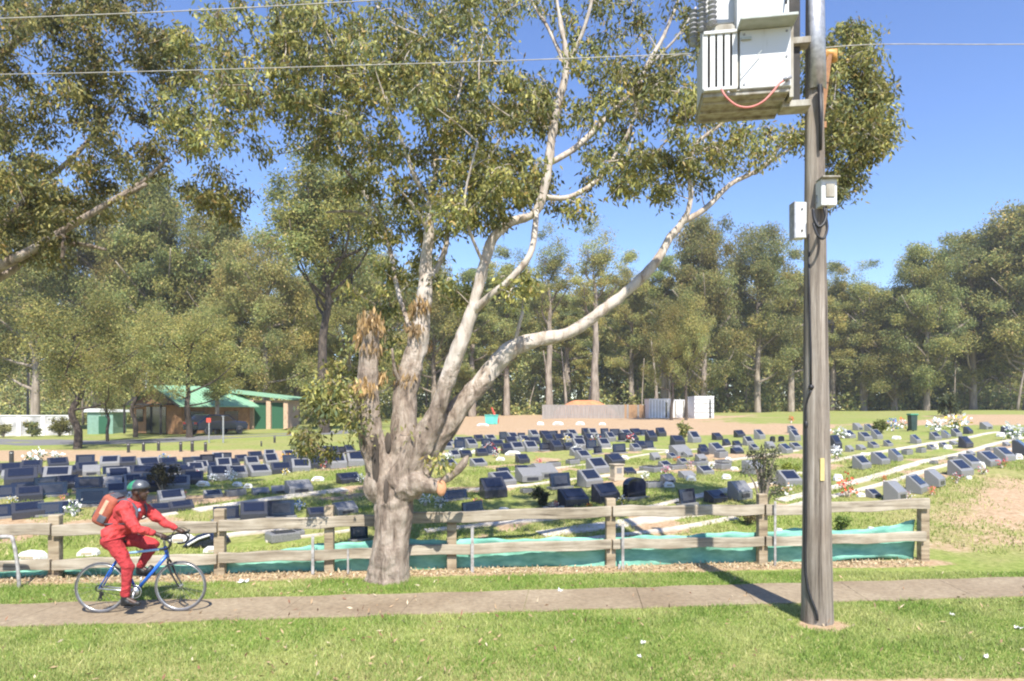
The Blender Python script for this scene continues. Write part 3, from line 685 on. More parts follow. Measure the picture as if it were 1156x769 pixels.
co -= np.array(gum.location); me.vertices.foreach_set('co', co.ravel()); me.update()
put('trunk', me, M['gumbark'], gum, smooth=True)
bb = MB()
for sp in ([(534, 352, 12, -.3), (555, 335, 10, -.5), (577, 318, 9.5, -.6), (597, 288, 9, -.6), (604, 258, 8, -.5), (606, 236, 8, -.35)],
           [(620, 185, 8, -.3), (650, 166, 8, 0), (688, 128, 7.5, .2), (718, 100, 7, .3), (735, 70, 6, .4), (750, 40, 5, .5), (768, -5, 4, .6)],
           [(730, 80, 5, .35), (745, 62, 4, .3), (765, 40, 3, .2), (785, 10, 2.5, .2)],
           [(612, 222, 8, -.3), (640, 222, 7, -.1), (660, 215, 6.5, .1), (678, 200, 6, .2), (692, 178, 5.5, .3), (710, 150, 5, .3), (722, 112, 4, .3), (724, 90, 3, .3)],
           [(640, 70, 7, -.3), (655, 45, 5.5, -.4), (668, 0, 4.5, -.5), (672, -50, 3, -.5)], [(638, 75, 6, -.3), (618, 35, 5, 0), (600, 0, 4, .2), (590, -40, 3, .3)],
           [(767, 252, 8, .5), (795, 236, 7.5, .7), (822, 208, 6.5, .9), (850, 195, 5.5, 1.1), (868, 180, 5, 1.2), (884, 160, 4.5, 1.3), (905, 150, 4, 1.4), (935, 120, 3.5, 1.6), (955, 70, 3, 1.7)],
           [(850, 196, 4.5, 1.1), (880, 178, 3.5, 1.3), (905, 162, 3, 1.4)],
           [(482, 320, 9, .45), (500, 285, 7.5, .7), (508, 250, 6, .9), (520, 215, 5, 1), (527, 180, 4, 1.1)], [(487, 230, 7, .55), (470, 200, 6, .3), (455, 160, 5, .2), (430, 110, 4, .1), (400, 60, 3, 0)],
           [(484, 265, 6, .5), (475, 245, 5, .3), (462, 225, 4, .2), (440, 205, 3, 0)], [(470, 390, 8, .35), (450, 330, 6, .8), (430, 250, 6, 1.4), (395, 195, 5, 2), (350, 140, 4, 2.4), (300, 100, 3, 2.6)],
           [(578, 400, 7, .2), (582, 375, 5, .1), (590, 350, 4, .1)],
           [(490, 190, 5, .6), (505, 150, 4, .8), (520, 100, 3, 1), (530, 50, 2.5, 1.2)], [(458, 440, 6, .2), (446, 420, 5, 0), (443, 395, 3, -.1)], [(545, 300, 5, -.3), (530, 260, 4, -.6), (525, 220, 3, -.8), (540, 160, 2.5, -.9)],
           [(430, 250, 5, 1.4), (400, 238, 4, 1.4), (370, 240, 3, 1.5)]):
    limb(sp, mb=bb, n=8, sm_=4)
bb.build('limb', M['gumbark'], gum, org=gum.location, smooth=True)
for px_, py_, a_, b_, dy_ in ((424, 520, 4, 30, -.23), (438, 500, 4, 12, -.10), (436, 555, 3, 14, -.29)):
    c = MB(); o = pt(px_, py_, YT+dy_); c.ball(o, (a_*YT/F, .03, b_*YT/F), 10, 8); c.build('painted_hollow', M['darkbark'], gum, org=gum.location, smooth=True)  # dark ellipsoids on the bark paint the shade in the fork's crevices
c = MB(); o = pt(498, 551, YT-.33); c.ball(o, (.085, .05, .13), 10, 6); c.build('broken_stub', mat('raw_broken_wood', (.62, .32, .17), (.42, .2, .1), 9, .9), gum, org=gum.location, smooth=True)

def crown(name, ells, per, L, W, seed, parent, m, hang=.65, cols=GUM, wts=GUMW, cr=(.28, .55), Y0=YT, twigs=True, near=False):
    g = np.random.default_rng(seed); cs, rs = [], []
    for px, py, rx, ry, n, d0, dd in ells:
        for _ in range(n):
            for _ in range(20):
                a, b = g.uniform(-1, 1, 2)
                if a*a+b*b <= 1: break
            cs.append(tuple(pt(px+a*rx, py+b*ry, Y0+d0+g.normal(0, dd)))); rs.append(g.uniform(*cr))
    P, idx = clump_pts(cs, rs, per, g, .8, .45)
    tone = g.uniform(.6, 1.3, len(cs))
    hue = g.uniform(0, 1, len(cs))
    C = pick(cols, wts, len(P), g)*tone[idx][:, None]
    C = C*(1-.35*hue[idx][:, None])+.35*hue[idx][:, None]*C*np.array([1.3, 1.05, .6])
    me = leaf_mesh(name, P, L, W, C, hang, seed)
    co = np.empty(len(me.vertices)*3, np.float32); me.vertices.foreach_get('co', co)
    co = co.reshape(-1, 3)-np.array(parent.location, np.float32); me.vertices.foreach_set('co', co.ravel()); me.update()
    put(name, me, m, parent)
    if twigs:
        b = MB()
        if near: pool = list(LIMBPTS); order = sorted(zip(cs, rs), key=lambda t: min((p-Vector(t[0])).length_squared for p in pool))
        else: order = list(zip(cs, rs))
        for c, r in order:
            c = Vector(c)
            if near:
                q_ = min(pool, key=lambda p: (p-c).length_squared-.3*(c.z-p.z)); dd_ = (c-q_).length; pool += [c, q_.lerp(c, .6)]
                if dd_ < 1.7: b.tube([q_, q_.lerp(c, .5)+Vector((g.normal(0, .1), g.normal(0, .1), -.06*dd_))*dd_*.6, c], [.008+.006*dd_, .007+.002*dd_, .004], 5, cap=False, smooth=4)
            for _ in range(2):
                e = c+Vector((g.normal(0, .5), g.normal(0, .5), g.normal(-.1, .4)))*r*1.1
                b.tube([c+(c-e)*.5, c+Vector((0, 0, .08)), e], [.008, .006, .002], 4, cap=False, smooth=3)
        b.build('twig', M['gumbark'] if near else M['farbark'], parent, org=parent.location)
ELL = [  # px, py, rx, ry, clumps, depth, depth spread
    (300, 60, 110, 60, 42, .6, .8), (230, 120, 60, 50, 15, .4, .8), (390, 60, 80, 65, 34, .6, .9), (330, 140, 70, 40, 13, .9, .8), (395, 175, 45, 40, 12, 1.2, .7),
    (470, 60, 70, 65, 30, .7, .9), (540, 95, 65, 55, 24, .8, .8), (450, 130, 60, 60, 18, .6, .8), (590, 120, 45, 40, 14, .4, .7), (500, 205, 70, 55, 22, .6, .8),
    (560, 205, 55, 45, 15, .2, .7), (465, 270, 50, 50, 9, 1.3, .4), (545, 225, 50, 35, 11, -.1, .6), (440, 240, 40, 30, 6, 1.2, .6), (540, 10, 70, 30, 10, .6, .8), (590, 200, 30, 30, 7, -.2, .4),
    (690, 25, 60, 30, 8, .2, .6), (720, 95, 50, 35, 10, .3, .6), (660, 140, 50, 35, 8, .2, .5), (700, 190, 45, 25, 9, .3, .5), (745, 185, 40, 40, 9, .4, .5), (765, 110, 35, 40, 9, .5, .5), (765, 40, 30, 35, 6, .6, .5),
    (690, 75, 40, 40, 5, .1, .5), (650, 240, 25, 12, 2, .1, .3), (795, 185, 35, 25, 6, .6, .4), (835, 165, 35, 25, 6, .9, .4), (870, 150, 30, 25, 4, 1.1, .4), (800, 120, 25, 30, 4, .6, .4),
    (950, 60, 38, 35, 24, 1.6, .4), (965, 120, 38, 45, 32, 1.6, .4), (955, 175, 28, 32, 14, 1.6, .3), (985, 150, 22, 22, 9, 1.6, .3), (945, 205, 12, 16, 5, 1.55, .2), (930, 110, 18, 50, 10, 1.6, .3),
    (376, 492, 44, 36, 7, -.1, .4), (366, 460, 22, 30, 3, -.1, .3), (385, 440, 20, 30, 2, .1, .3), (395, 395, 22, 30, 3, .2, .25), (435, 330, 40, 35, 6, 1.2, .4), (450, 400, 15, 30, 2, .9, .2), (500, 330, 40, 30, 4, .3, .5), (485, 508, 30, 22, 1, -.3, .15), (575, 320, 25, 20, 2, -.3, .3)]
ELL = [(a, b_, c_, d_, int(n_*1.6+1), e, f_) for a, b_, c_, d_, n_, e, f_ in ELL]
crown('crown', ELL, 112, .105, .036, 21, gum, M['leaf'], hang=.5, cr=(.15, .34), near=True)
crown('dead_leaves', [(420, 375, 14, 22, 7, -.1, .12), (420, 420, 12, 35, 3, -.1, .12), (470, 365, 14, 25, 5, .35, .12), (458, 420, 12, 20, 2, .2, .12)], 90, .13, .035, 22, gum, M['leaf'], .7, [(.36, .22, .13), (.45, .3, .2), (.25, .14, .08)], [3, 2, 1], (.1, .2))

# gum at the left, its trunk just outside the frame
lg = thing('gum_tree', 'leafy gum leaning in from the left edge with a pale slanting branch', 'tree', (at(-190, 625).x, 13.2, 0)); lg.location.z = gz(lg.location.x, 13.2)
YL = 13.2; lb = MB()
def limb2(spec, mb, n=9):
    mb.tube([pt(a, b, YL+d) for a, b, w, d in spec], [w/2*(YL+d)/F for a, b, w, d in spec], n, smooth=4, jit=.06)
limb2([(-190, 632, 60, 0), (-186, 560, 46, 0), (-170, 470, 42, 0), (-140, 400, 36, -.1), (-90, 350, 28, -.2), (-30, 318, 22, -.3), (0, 300, 13, -.4), (35, 283, 10, -.4), (75, 258, 8, -.4), (105, 240, 7, -.4), (135, 222, 6, -.4), (165, 202, 4.5, -.4), (190, 178, 3, -.4)], lb, 12)
limb2([(-60, 335, 12, -.3), (-20, 322, 10, -.2), (10, 308, 8, -.1), (40, 285, 6, 0), (80, 275, 5, .2), (120, 282, 3.5, .3)], lb)
limb2([(-170, 470, 34, 0), (-150, 340, 26, .3), (-120, 220, 20, .5), (-70, 130, 14, .6), (-10, 70, 9, .6), (50, 20, 6, .5), (90, -30, 4, .4)], lb)
limb2([(-40, 325, 10, -.2), (0, 260, 8, 0), (40, 215, 6, .2), (90, 170, 5, .3), (130, 120, 3, .4)], lb)
limb2([(68, 260, 6, -.4), (72, 275, 5, -.45), (70, 292, 4, -.45)], lb); limb2([(135, 222, 6, -.4), (150, 216, 5, -.4), (165, 208, 5, -.45)], lb)
lb.build('trunk', M['gumbark'], lg, org=lg.location, smooth=True)
crown('crown', [(40, 50, 90, 60, 30, 0, .7), (120, 60, 70, 55, 22, .2, .7), (50, 140, 80, 50, 20, 0, .7), (150, 150, 55, 50, 18, .1, .7), (190, 90, 40, 60, 14, .2, .6), (20, 220, 60, 50, 26, -.1, .6), (90, 215, 60, 40, 16, .1, .5), (30, 270, 60, 25, 10, -.2, .4), (-40, 100, 80, 120, 40, .2, .8), (225, 195, 22, 40, 8, 0, .4), (120, 10, 100, 20, 12, .3, .6), (245, 225, 30, 25, 6, .2, .4)], 180, .115, .038, 24, lg, M['leaf'], Y0=YL, cr=(.2, .42), hang=.5)

# ------------------------------------------------------------------ far gums: six grown shapes, copied tree by tree
FARC = [(.315, .29, .10), (.245, .25, .085), (.39, .35, .13), (.19, .215, .095), (.43, .32, .15)]
def grow(seed, Ht, Wd, ncl, per, leaf, low=.3, bark='farbark', tr=.018, open_=0.0, lean=.03):
    g = np.random.default_rng(seed); b = MB(); cs, rs = [], []
    trunk = [Vector((0, 0, -.5))]
    for t in np.linspace(.12, .72, 6): trunk.append(Vector((g.normal(0, lean*Ht*.3)*t, g.normal(0, lean*Ht*.3)*t, Ht*t)))
    b.tube(trunk, [Ht*tr*1.25*(1-.75*i/6) for i in range(7)], 8, smooth=3, jit=.08)
    nl = max(7, ncl//5)
    for i in range(nl):
        t = low+(.72-low)*((i+.5)/nl)**.85
        k = t/.72*6; k0 = min(int(k), 5); base = trunk[k0].lerp(trunk[k0+1], k-k0)
        a = i*2.4+g.normal(0, .5); ln = Wd*.5*(1.05-.55*abs((t-low)/(.72-low)-.35))*g.uniform(.7, 1.1)
        up = g.uniform(.35, .9)+open_*1.6+max(0, t-.5)*2.2
        d = Vector((math.cos(a), math.sin(a), up)).normalized()
        e = base+d*ln; mid_ = base.lerp(e, .5)+Vector((g.normal(0, .1), g.normal(0, .1), -.08))*ln
        b.tube([base, mid_, e], [Ht*tr*.42, Ht*tr*.25, Ht*tr*.1], 6, smooth=3)
        for _ in range(int(ncl/nl)):
            s = g.uniform(.45, 1.15); c = base+(e-base)*s+Vector((g.normal(0, .2), g.normal(0, .2), g.normal(.05, .16)))*ln*.8
            cs.append(tuple(c)); rs.append(Wd*g.uniform(.05, .125))
            if g.uniform() < .5: b.tube([base+(e-base)*s*.7, c], [Ht*tr*.12, Ht*tr*.05], 4)
    for _ in range(int(ncl*.22)):
        cs.append(tuple(trunk[-1]+Vector((g.normal(0, Wd*.13), g.normal(0, Wd*.13), g.uniform(.02, .27)*Ht)))); rs.append(Wd*g.uniform(.08, .13))
    P, idx = clump_pts(cs, rs, int(per*2.6), g, .8, .6)
    P = P[P[:, 2] > Ht*.04]; idx = idx[:len(P)]
    tone = g.uniform(.7, 1.3, len(cs)); wm = g.uniform(0, 1, (len(cs), 1)); tint = np.array([1.10, 1.0, .9])*wm+np.array([.86, 1.0, 1.02])*(1-wm)
    C = pick(FARC, [4, 3, 2.5, 2, 1], len(P), g, .25)*tone[idx][:, None]*tint[idx]
    return b.mesh('far_trunk'), leaf_mesh('far_crown', P, leaf*.6, leaf*.25, C, .4, seed)
KINDS = {
    'tall': grow(1, 22, 9, 85, 170, .42, .22), 'broad': grow(2, 22, 13, 115, 170, .46, .14), 'dense': grow(3, 22, 13, 145, 170, .5, .06),
    'sparse': grow(4, 22, 9, 40, 120, .36, .4, open_=.5), 'slim': grow(5, 22, 7, 75, 150, .4, .16), 'small': grow(6, 10, 9, 60, 120, .26, .22, tr=.02, lean=.16), 'fork': grow(12, 22, 13, 95, 120, .42, .40, tr=.016, lean=.07, open_=.6)}
for k in KINDS:
    t, c = KINDS[k]
    t.materials.append(M['darkbark'] if k in ('small', 'fork') else M['farbark']); c.materials.append(M['farleaf'])
    t.polygons.foreach_set('use_smooth', [True]*len(t.polygons))
BASEH = {k: (10 if k == 'small' else 22) for k in KINDS}
def tree(kind, px, top, Y, wpx, label, group='gum trees around the cemetery', base=None):
    x = (px-CX)/F*Y; z = gz(x, Y); h = H-(top-HY)/F*Y-z
    s = h/(BASEH[kind]*.97); bw = {'tall': 9, 'broad': 13, 'dense': 13, 'sparse': 9, 'slim': 7, 'small': 7, 'fork': 11}[kind]
    w = wpx*Y/F/(bw*1.1)
    o = thing('gum_tree', label, 'tree', (x, Y, z-.1), rng.uniform(0, 6.28), group, (w, w, s))
    for nm, me in zip(('trunk', 'crown'), KINDS[kind]):
        c = link(bpy.data.objects.new(nm, me)); c.parent = o
    return o
T = tree
T('dense', 1165, 240, 84, 170, 'broad dense gum at the right edge, tallest of the trees there')
T('dense', 1098, 268, 88, 130, 'dense gum just left of the tall gum at the right edge')
T('dense', 1046, 283, 86, 105, 'dark dense gum rising behind the green wheelie bin')
T('dense', 1010, 330, 90, 110, 'low dark spreading gum left of the wheelie bin')
T('sparse', 975, 300, 92, 95, 'sparse greyish gum right of the utility pole')
T('tall', 940, 300, 95, 80, 'tall gum rising directly behind the utility pole, right side')
T('tall', 893, 288, 90, 85, 'gum showing left of the utility pole')
T('broad', 855, 262, 88, 115, 'tall leafy gum above the bare ground left of the pole')
T('dense', 795, 255, 84, 110, 'full gum rising behind the white site container')
T('slim', 750, 285, 90, 75, 'slim gum behind the white panels of the paling fence')
T('tall', 713, 292, 95, 80, 'gum behind the brown end of the paling fence')
T('sparse', 672, 255, 82, 110, 'thin-crowned gum with sky gaps behind the paling fence')
T('sparse', 620, 262, 86, 95, 'thin-crowned gum at the left end of the paling fence')
T('slim', 640, 330, 98, 90, 'low gum filling in behind the grey palings')
T('tall', 572, 285, 90, 85, 'gum behind the teal bin')
T('slim', 533, 300, 86, 75, 'slim gum left of the teal bin')
T('broad', 490, 300, 88, 110, 'broad gum behind the white limb of the big gum')
T('broad', 425, 290, 80, 110, 'gum hidden behind the broken left limb of the big gum')
T('broad', 395, 285, 70, 120, 'leafy gum right of the tall dark-trunked tree')
T('broad', 300, 268, 66, 130, 'broad gum right behind the garage of the shed')
T('dense', 245, 248, 70, 130, 'dense gum behind the green roof of the shed')
T('dense', 180, 212, 68, 150, 'tall olive gum behind the brick gable of the shed')
T('broad', 110, 232, 72, 140, 'olive gum behind the right end of the white wall')
T('broad', 40, 210, 66, 150, 'olive gum behind the white wall near the left edge')
T('dense', -40, 225, 70, 150, 'olive gum cut by the left edge behind the white wall')
T('broad', 335, 330, 78, 110, 'lower gum between the garage and the big gum')
T('fork', 366, 178, 46, 190, 'tall dark-trunked gum with an open crown left of the big gum')
T('small', 86, 330, 36, 150, 'small dark-trunked tree standing before the white wall')
T('small', 214, 350, 44, 120, 'small forked tree in front of the brick shed')
T('small', 152, 360, 47, 90, 'small leaning tree at the left corner of the shed')
T('small', 758, 345, 58, 62, 'small dark tree left of two before the white container')
T('small', 774, 335, 58, 62, 'small dark tree right of two before the white container')
T('small', 122, 392, 42, 60, 'thin tree just right of the small dark-trunked tree')
T('tall', 245, 350, 50, 60, 'thin straight tree in front of the green roof')
for i, (px, top, k) in enumerate(((-90, 280, 'broad'), (20, 300, 'dense'), (75, 290, 'broad'), (140, 300, 'dense'), (215, 300, 'broad'), (275, 310, 'broad'), (350, 320, 'dense'), (450, 330, 'broad'), (515, 335, 'dense'), (555, 330, 'broad'), (600, 325, 'dense'), (655, 335, 'broad'), (695, 330, 'dense'), (735, 335, 'broad'), (775, 320, 'dense'), (820, 320, 'broad'), (875, 330, 'dense'), (915, 325, 'broad'), (958, 335, 'dense'), (1000, 345, 'broad'), (1070, 320, 'dense'), (1130, 300, 'dense'), (1200, 290, 'broad'))):
    T(k, px, top, 112+6*(i % 3), 130, f'gum in the rear rank of the wood, {ORD[i]} from the left', 'rear rank of gum trees')
g = np.random.default_rng(77); n = 4200
x = g.uniform(-125, 125, n); y = 90+g.uniform(0, 41, n)+.0*x; hgt = .3+g.uniform(0, 1, n)**1.4*10*np.clip((y-89)/16, .15, 1)
cs = np.stack([x, y, ground(x, y)+hgt], 1); P, idx = clump_pts(cs, g.uniform(.9, 2.0, n), 60, g, .9, .5)
tone = g.uniform(.7, 1.2, n)[idx][:, None]
tag(put('undergrowth', leaf_mesh('undergrowth', P, .6, .26, pick(FARC, [3, 4, 1.5, 3, 1.4], len(P), g, .25)*tone*1.2, .45, 78), M['farleaf']), 'scrubby undergrowth beneath the far gum wood', 'undergrowth', kind='stuff')
n = 80; g = np.random.default_rng(79); tb_ = MB()
for i in range(n):
    x = g.uniform(-110, 110); y = g.uniform(80, 112); z = gz(x, y); h = g.uniform(5, 9.5); r = g.uniform(.10, .24); l = g.normal(0, .8, 2)
    tb_.tube([(x, y, z-.2), (x+l[0]*.3, y+l[1]*.3, z+h*.4), (x+l[0], y+l[1], z+h)], [r, r*.8, r*.3], 6, smooth=2)
tag(tb_.build('saplings', M['farbark'], smooth=True), 'thin stems of saplings crowding the far gum wood', 'saplings', kind='stuff')

def shrub(px, py, wpx, hpx, label, seed, cols=GUM, wts=GUMW, per=110, ncl=14, leaf=.09, cat='shrub', name='shrub', stem=True, sparse=False, Y=None):
    p = at(px, py) if Y is None else Vector(((px-CX)/F*Y, Y, gz((px-CX)/F*Y, Y))); s = p.y/F; w, h = wpx*s, hpx*s; g = np.random.default_rng(seed)
    o = thing(name, label, cat, p); b = MB(); cs, rs = [], []
    for i in range(ncl):
        a = g.uniform(0, 6.28); r = g.uniform(0, .36)*w; zz = g.uniform(.25, .88)*h
        c = Vector((math.cos(a)*r, math.sin(a)*r, zz)); cs.append(tuple(c)); rs.append(g.uniform(.12, .2)*min(w, h)*(.6 if sparse else 1))
        b.tube([(0, 0, -.05), c*.5+Vector((0, 0, .1*h)), c], [.018*h+.004, .01*h+.003, .003*h+.002], 5, smooth=2)
    b.build('stem', M['farbark'], o, smooth=True)
    P, idx = clump_pts(cs, rs, per, g, .9, .5)
    put('foliage', leaf_mesh('foliage', P, leaf, leaf*.35, pick(cols, wts, len(P), g), .3, seed), M['leaf'], o); return o
shrub(862, 578, 62, 82, 'thin grey-green sapling growing among the headstones left of the utility pole', 41, cat='sapling', name='sapling', per=60, ncl=22, leaf=.08, sparse=True, cols=[(.12, .13, .08), (.09, .11, .06), (.17, .16, .1)], wts=[2, 2, 1])
shrub(183, 556, 42, 34, 'dark brownish bush among the headstones behind the cyclist', 42, cols=[(.07, .06, .03), (.1, .09, .04), (.05, .05, .03)], wts=[2, 1, 2])
shrub(612, 572, 26, 22, 'dark little bush between headstones behind the fence', 43, cols=[(.06, .07, .03), (.09, .07, .05)], wts=[2, 1], ncl=9)
shrub(67, 491, 30, 22, 'yellow-green bush in front of the white wall', 44, cols=[(.24, .22, .07), (.16, .16, .05)], wts=[2, 1], leaf=.2, per=90, Y=53, ncl=20)
shrub(36, 491, 22, 17, 'low grey-green bush before the white wall near the left edge', 51, leaf=.2, per=90, Y=53, ncl=16)
shrub(4, 491, 22, 15, 'low dry bush before the white wall at the left edge', 52, cols=[(.3, .27, .12), (.2, .19, .09)], wts=[1, 1], leaf=.2, per=80, Y=53, ncl=16)
shrub(995, 489, 22, 15, 'yellow-green bush beside the green wheelie bin', 45, cols=[(.2, .2, .06), (.14, .15, .05)], wts=[2, 1], leaf=.16, per=60)
shrub(772, 497, 14, 22, 'small green shrub before the white container', 46, leaf=.2, per=50, ncl=8)
shrub(845, 592, 40, 20, 'dry brown bush behind the fence near the sapling', 47, cols=[(.2, .16, .07), (.14, .11, .05), (.25, .2, .09)], wts=[2, 2, 1], leaf=.07)
shrub(892, 540, 26, 18, 'bright yellow-green tuft beside the utility pole', 48, cols=[(.26, .3, .05), (.2, .25, .05)], wts=[1, 1], leaf=.08, ncl=9)
shrub(952, 612, 20, 30, 'leafy green weed behind the fence right of the utility pole', 49, cols=[(.2, .26, .06), (.14, .2, .05)], wts=[1, 1], leaf=.08, ncl=8)
shrub(1070, 470, 26, 26, 'dark shrub at the edge of the wood behind the wheelie bin', 50, leaf=.4, per=60, cols=[(.06, .08, .04), (.09, .1, .04)], wts=[1, 1])
# ------------------------------------------------------------------ utility pole and what hangs on it
PX, PYY = 3.885, 8.46
def pz(py, Y=PYY): return H-(py-HY)/F*Y
pole = thing('utility_pole', 'tall weathered timber utility pole standing on the near grass verge', 'pole', (PX, PYY, 0))
b = MB(); zs = np.linspace(-.3, 10.4, 60)
def prad(z): return .186-.0115*z+.010*math.exp(-max(z, 0)*2)
def pxo(z): return -.018*max(z-1, 0)*.35
n = 28; vs, fs = [], []
gr = [rng.uniform(-1, 1) for _ in range(n)]
for i, z in enumerate(zs):
    for k in range(n):
        a = 2*math.pi*k/n; r = prad(z)*(1+.028*gr[k]+rng.uniform(-.012, .012)); 
        if k in (19, 23): r *= .93
        vs.append((pxo(z)+r*math.cos(a), r*math.sin(a), z))
for i in range(len(zs)-1):
    for k in range(n): q, w = i*n+k, i*n+(k+1) % n; fs.append((q, w, w+n, q+n))
fs.append(tuple(range((len(zs)-1)*n, len(zs)*n)))
b.add(vs, fs); b.build('pole_shaft', M['pole'], pole, smooth=True)
def front(px, py):      # point on the camera side of the shaft, in pole coordinates
    z = pz(py, PYY-.17); r = prad(z); X = (px-CX)/F*(PYY-.17)-PX-pxo(z)
    X = max(-r*.97, min(r*.97, X)); return Vector((X+pxo(z), -math.sqrt(r*r-X*X)-.012, z))
b = MB(); b.tube([front(917, 262), front(917, 330), front(918, 400), front(918, 436)], [.012]*4, 6); b.tube([front(918, 440), front(914, 458), front(909, 478), front(910, 520), front(911, 590), front(911, 640), front(915, 668), front(921, 690), front(922, 700)], [.016, .014, .02, .024, .024, .022, .018, .016, .016], 8, smooth=3); b.ball(front(918, 437), .035); b.ball(front(910, 480), (.03, .03, .06)); b.build('cable', M['black'], pole, smooth=True)
b = MB(); f = front(928, 530); b.box(f, (.05, .012, .28)); b.build('tag', M['yellow'], pole)
b = MB(); vs, fs = [], []
for i, py in enumerate((-40, 30, 104)):
    z = pz(py); r = prad(z)+.03
    for k in range(9):
        a = math.pi*1.18+math.pi*.64*k/8; vs.append((pxo(z)+r*math.cos(a), r*math.sin(a)-.01, z))
for i in range(2):
    for k in range(8): q = i*9+k; fs.append((q, q+1, q+10, q+9))
b.add(vs, fs); o = b.build('cable_guard', M['steel'], pole, smooth=True); sd = o.modifiers.new('Solid', 'SOLIDIFY'); sd.thickness = .012
b = MB(); b.tube([(pxo(6.5)-.02, -.19, pz(104)), (pxo(6)-.0, -.17, pz(140)), (pxo(6), -.16, pz(175))], [.03, .025, .02], 8); b.build('guarded_cable', M['black'], pole, smooth=True)
b = MB(); x1 = (937-CX)/F*8.75-PX; x2 = (926-CX)/F*8.75-PX
b.prism([(-.05, 0), (.05, 0), (.05, 1), (-.05, 1)], 'z', 0, 1)
b = MB(); q0, q1 = Vector((x2, .35, pz(150, 8.75))), Vector((x1, .35, pz(60, 8.75)))
d = (q1-q0); rot = d.to_track_quat('Z', 'Y').to_matrix(); b.box((q0+q1)/2, (.11, .07, d.length), rot); b.box((q0+q1)/2+rot @ Vector((.03, -.045, 0)), (.03, .04, d.length*.98), rot)
b.build('brace', M['rust'], pole, bevel=.006)
b = MB(); b.tube([q1+Vector((-.06, 0, -.1)), q1+Vector((-.04, 0, .02)), q1+Vector((.07, 0, .03)), q1+Vector((.08, 0, -.08))], [.05, .07, .07, .05], 10); b.build('insulator', M['orange_cap'], pole, smooth=True)
b = MB(); b.box((x2/2+.02, .24, pz(135)), (.16, .2, .08)); b.build('brace_bracket', M['rust'], pole)

# small boxes on the shaft
tr = thing('meter_box', 'pale meter box with a black cable loop on the right of the pole', 'box', (PX+.2, PYY-.1, pz(234)))
z0 = tr.location.z; L = lambda px, py, Y: Vector(((px-CX)/F*Y, Y, H-(py-HY)/F*Y))-tr.location
b = MB(); a0, a1 = L(927, 232, 8.2), L(945, 202, 8.2); b.box(((a0+a1)/2+Vector((0, .08, 0))), (abs(a1.x-a0.x), .17, abs(a1.z-a0.z))); b.build('case', M['trafo'], tr, bevel=.012)
b = MB(); b.box(((a0+a1)/2+Vector((.01, -.012, .02))), (abs(a1.x-a0.x)*.55, .012, abs(a1.z-a0.z)*.5)); b.box(((a0+a1)/2+Vector((0, .03, abs(a1.z-a0.z)/2+.01))), (abs(a1.x-a0.x)*1.1, .2, .02)); b.build('cover', M['trafo_dirty'], tr, bevel=.004)
b = MB(); b.tube([L(932, 234, 8.25), L(933, 242, 8.2), L(930, 252, 8.15), L(924, 256, 8.15), L(919, 246, 8.18), L(918, 236, 8.19)], .02, 8, smooth=4)
b.tube([L(930, 234, 8.2), L(934, 256, 8.17), L(930, 269, 8.15), L(923, 266, 8.15), L(918, 252, 8.18)], .016, 8, smooth=4); b.build('cable_loop', M['black'], tr, smooth=True)
b = MB(); b.box(((a0+a1)/2+Vector((-.05, .12, -.05))), (.12, .05, .1)); b.build('bracket', M['steel'], tr)
tr2 = thing('junction_box', 'slim white junction box on the left of the pole', 'box', (PX-.22, PYY, pz(271)))
L = lambda px, py, Y: Vector(((px-CX)/F*Y, Y, H-(py-HY)/F*Y))-tr2.location
b = MB(); a0, a1 = L(895.5, 270, 8.38), L(908, 230, 8.38); b.box(((a0+a1)/2), (abs(a1.x-a0.x), .14, abs(a1.z-a0.z))); b.build('case', M['trafo'], tr2, bevel=.008)
b = MB(); b.box(((a0+a1)/2+Vector((-abs(a1.x-a0.x)/2-.008, 0, 0))), (.02, .16, abs(a1.z-a0.z)*1.03)); b.build('back_plate', M['steel'], tr2)
b = MB()
for t in (-.3, .3): b.ball(((a0+a1)/2+Vector((.01, -.075, t*abs(a1.z-a0.z)))), .012)
b.build('screw', M['black'], tr2)

# transformer
tf = thing('transformer', 'pale grey finned transformer box mounted high on the utility pole', 'transformer', (2.85, 8.4, pz(100, 8.0)))
zb = tf.location.z; T0 = tf.location
def q(px, py, Y): return Vector(((px-CX)/F*Y, Y, H-(py-HY)/F*Y))-T0
xl, xm, xr = q(797, 0, 8).x, q(838, 0, 8).x, q(893, 0, 8).x
b = MB(); b.box(((xm+xr)/2, -.02, .36), (xr-xm, .74, .71)); b.build('tank', M['trafo'], tf, bevel=.012)
b = MB(); b.box(((xl+xr)/2, .02, -.03), (xr-xl-.02, .76, .05)); b.box(((xl+xr)/2, .02, -.0), (xr-xl+.02, .79, .02)); b.build('base_tray', M['trafo_dirty'], tf, bevel=.01)
b = MB()
for k in range(3): b.box(((xl+xr)/2, -.2+.25*k, -.07), (xr-xl-.06, .05, .03))
b.build('under_rail', M['trafo_dirty'], tf)
b = MB(); b.box(((xm+xr)/2, -.11, .735), (xr-xm+.06, 1.02, .035)); b.build('lid', M['trafo_lid'], tf, bevel=.006)
for k in range(5):
    x = xl+.03+k*(xm-xl-.09)/4
    b = MB(); b.prism([(x-.03, -.40), (x+.03, -.40), (x+.022, -.36), (x+.012, -.1), (x+.012, .34), (x-.012, .34), (x-.012, -.1), (x-.022, -.36)], 'z', .03, .70); b.build('cooling_fin', M['trafo'], tf)
b = MB()
for z in (.02, .705): b.box(((xl+xm)/2-.01, -.03, z), (xm-xl-.04, .78, .04))
b.build('fin_header', M['trafo'], tf, bevel=.008)
b = MB(); b.box(((xl+xm)/2+.0, .14, .39), (xm-xl-.06, .36, .66)); b.box((xm-.012, -.1, .4), (.03, .5, .70)); b.build('radiator_core', M['trafo_dirty'], tf)
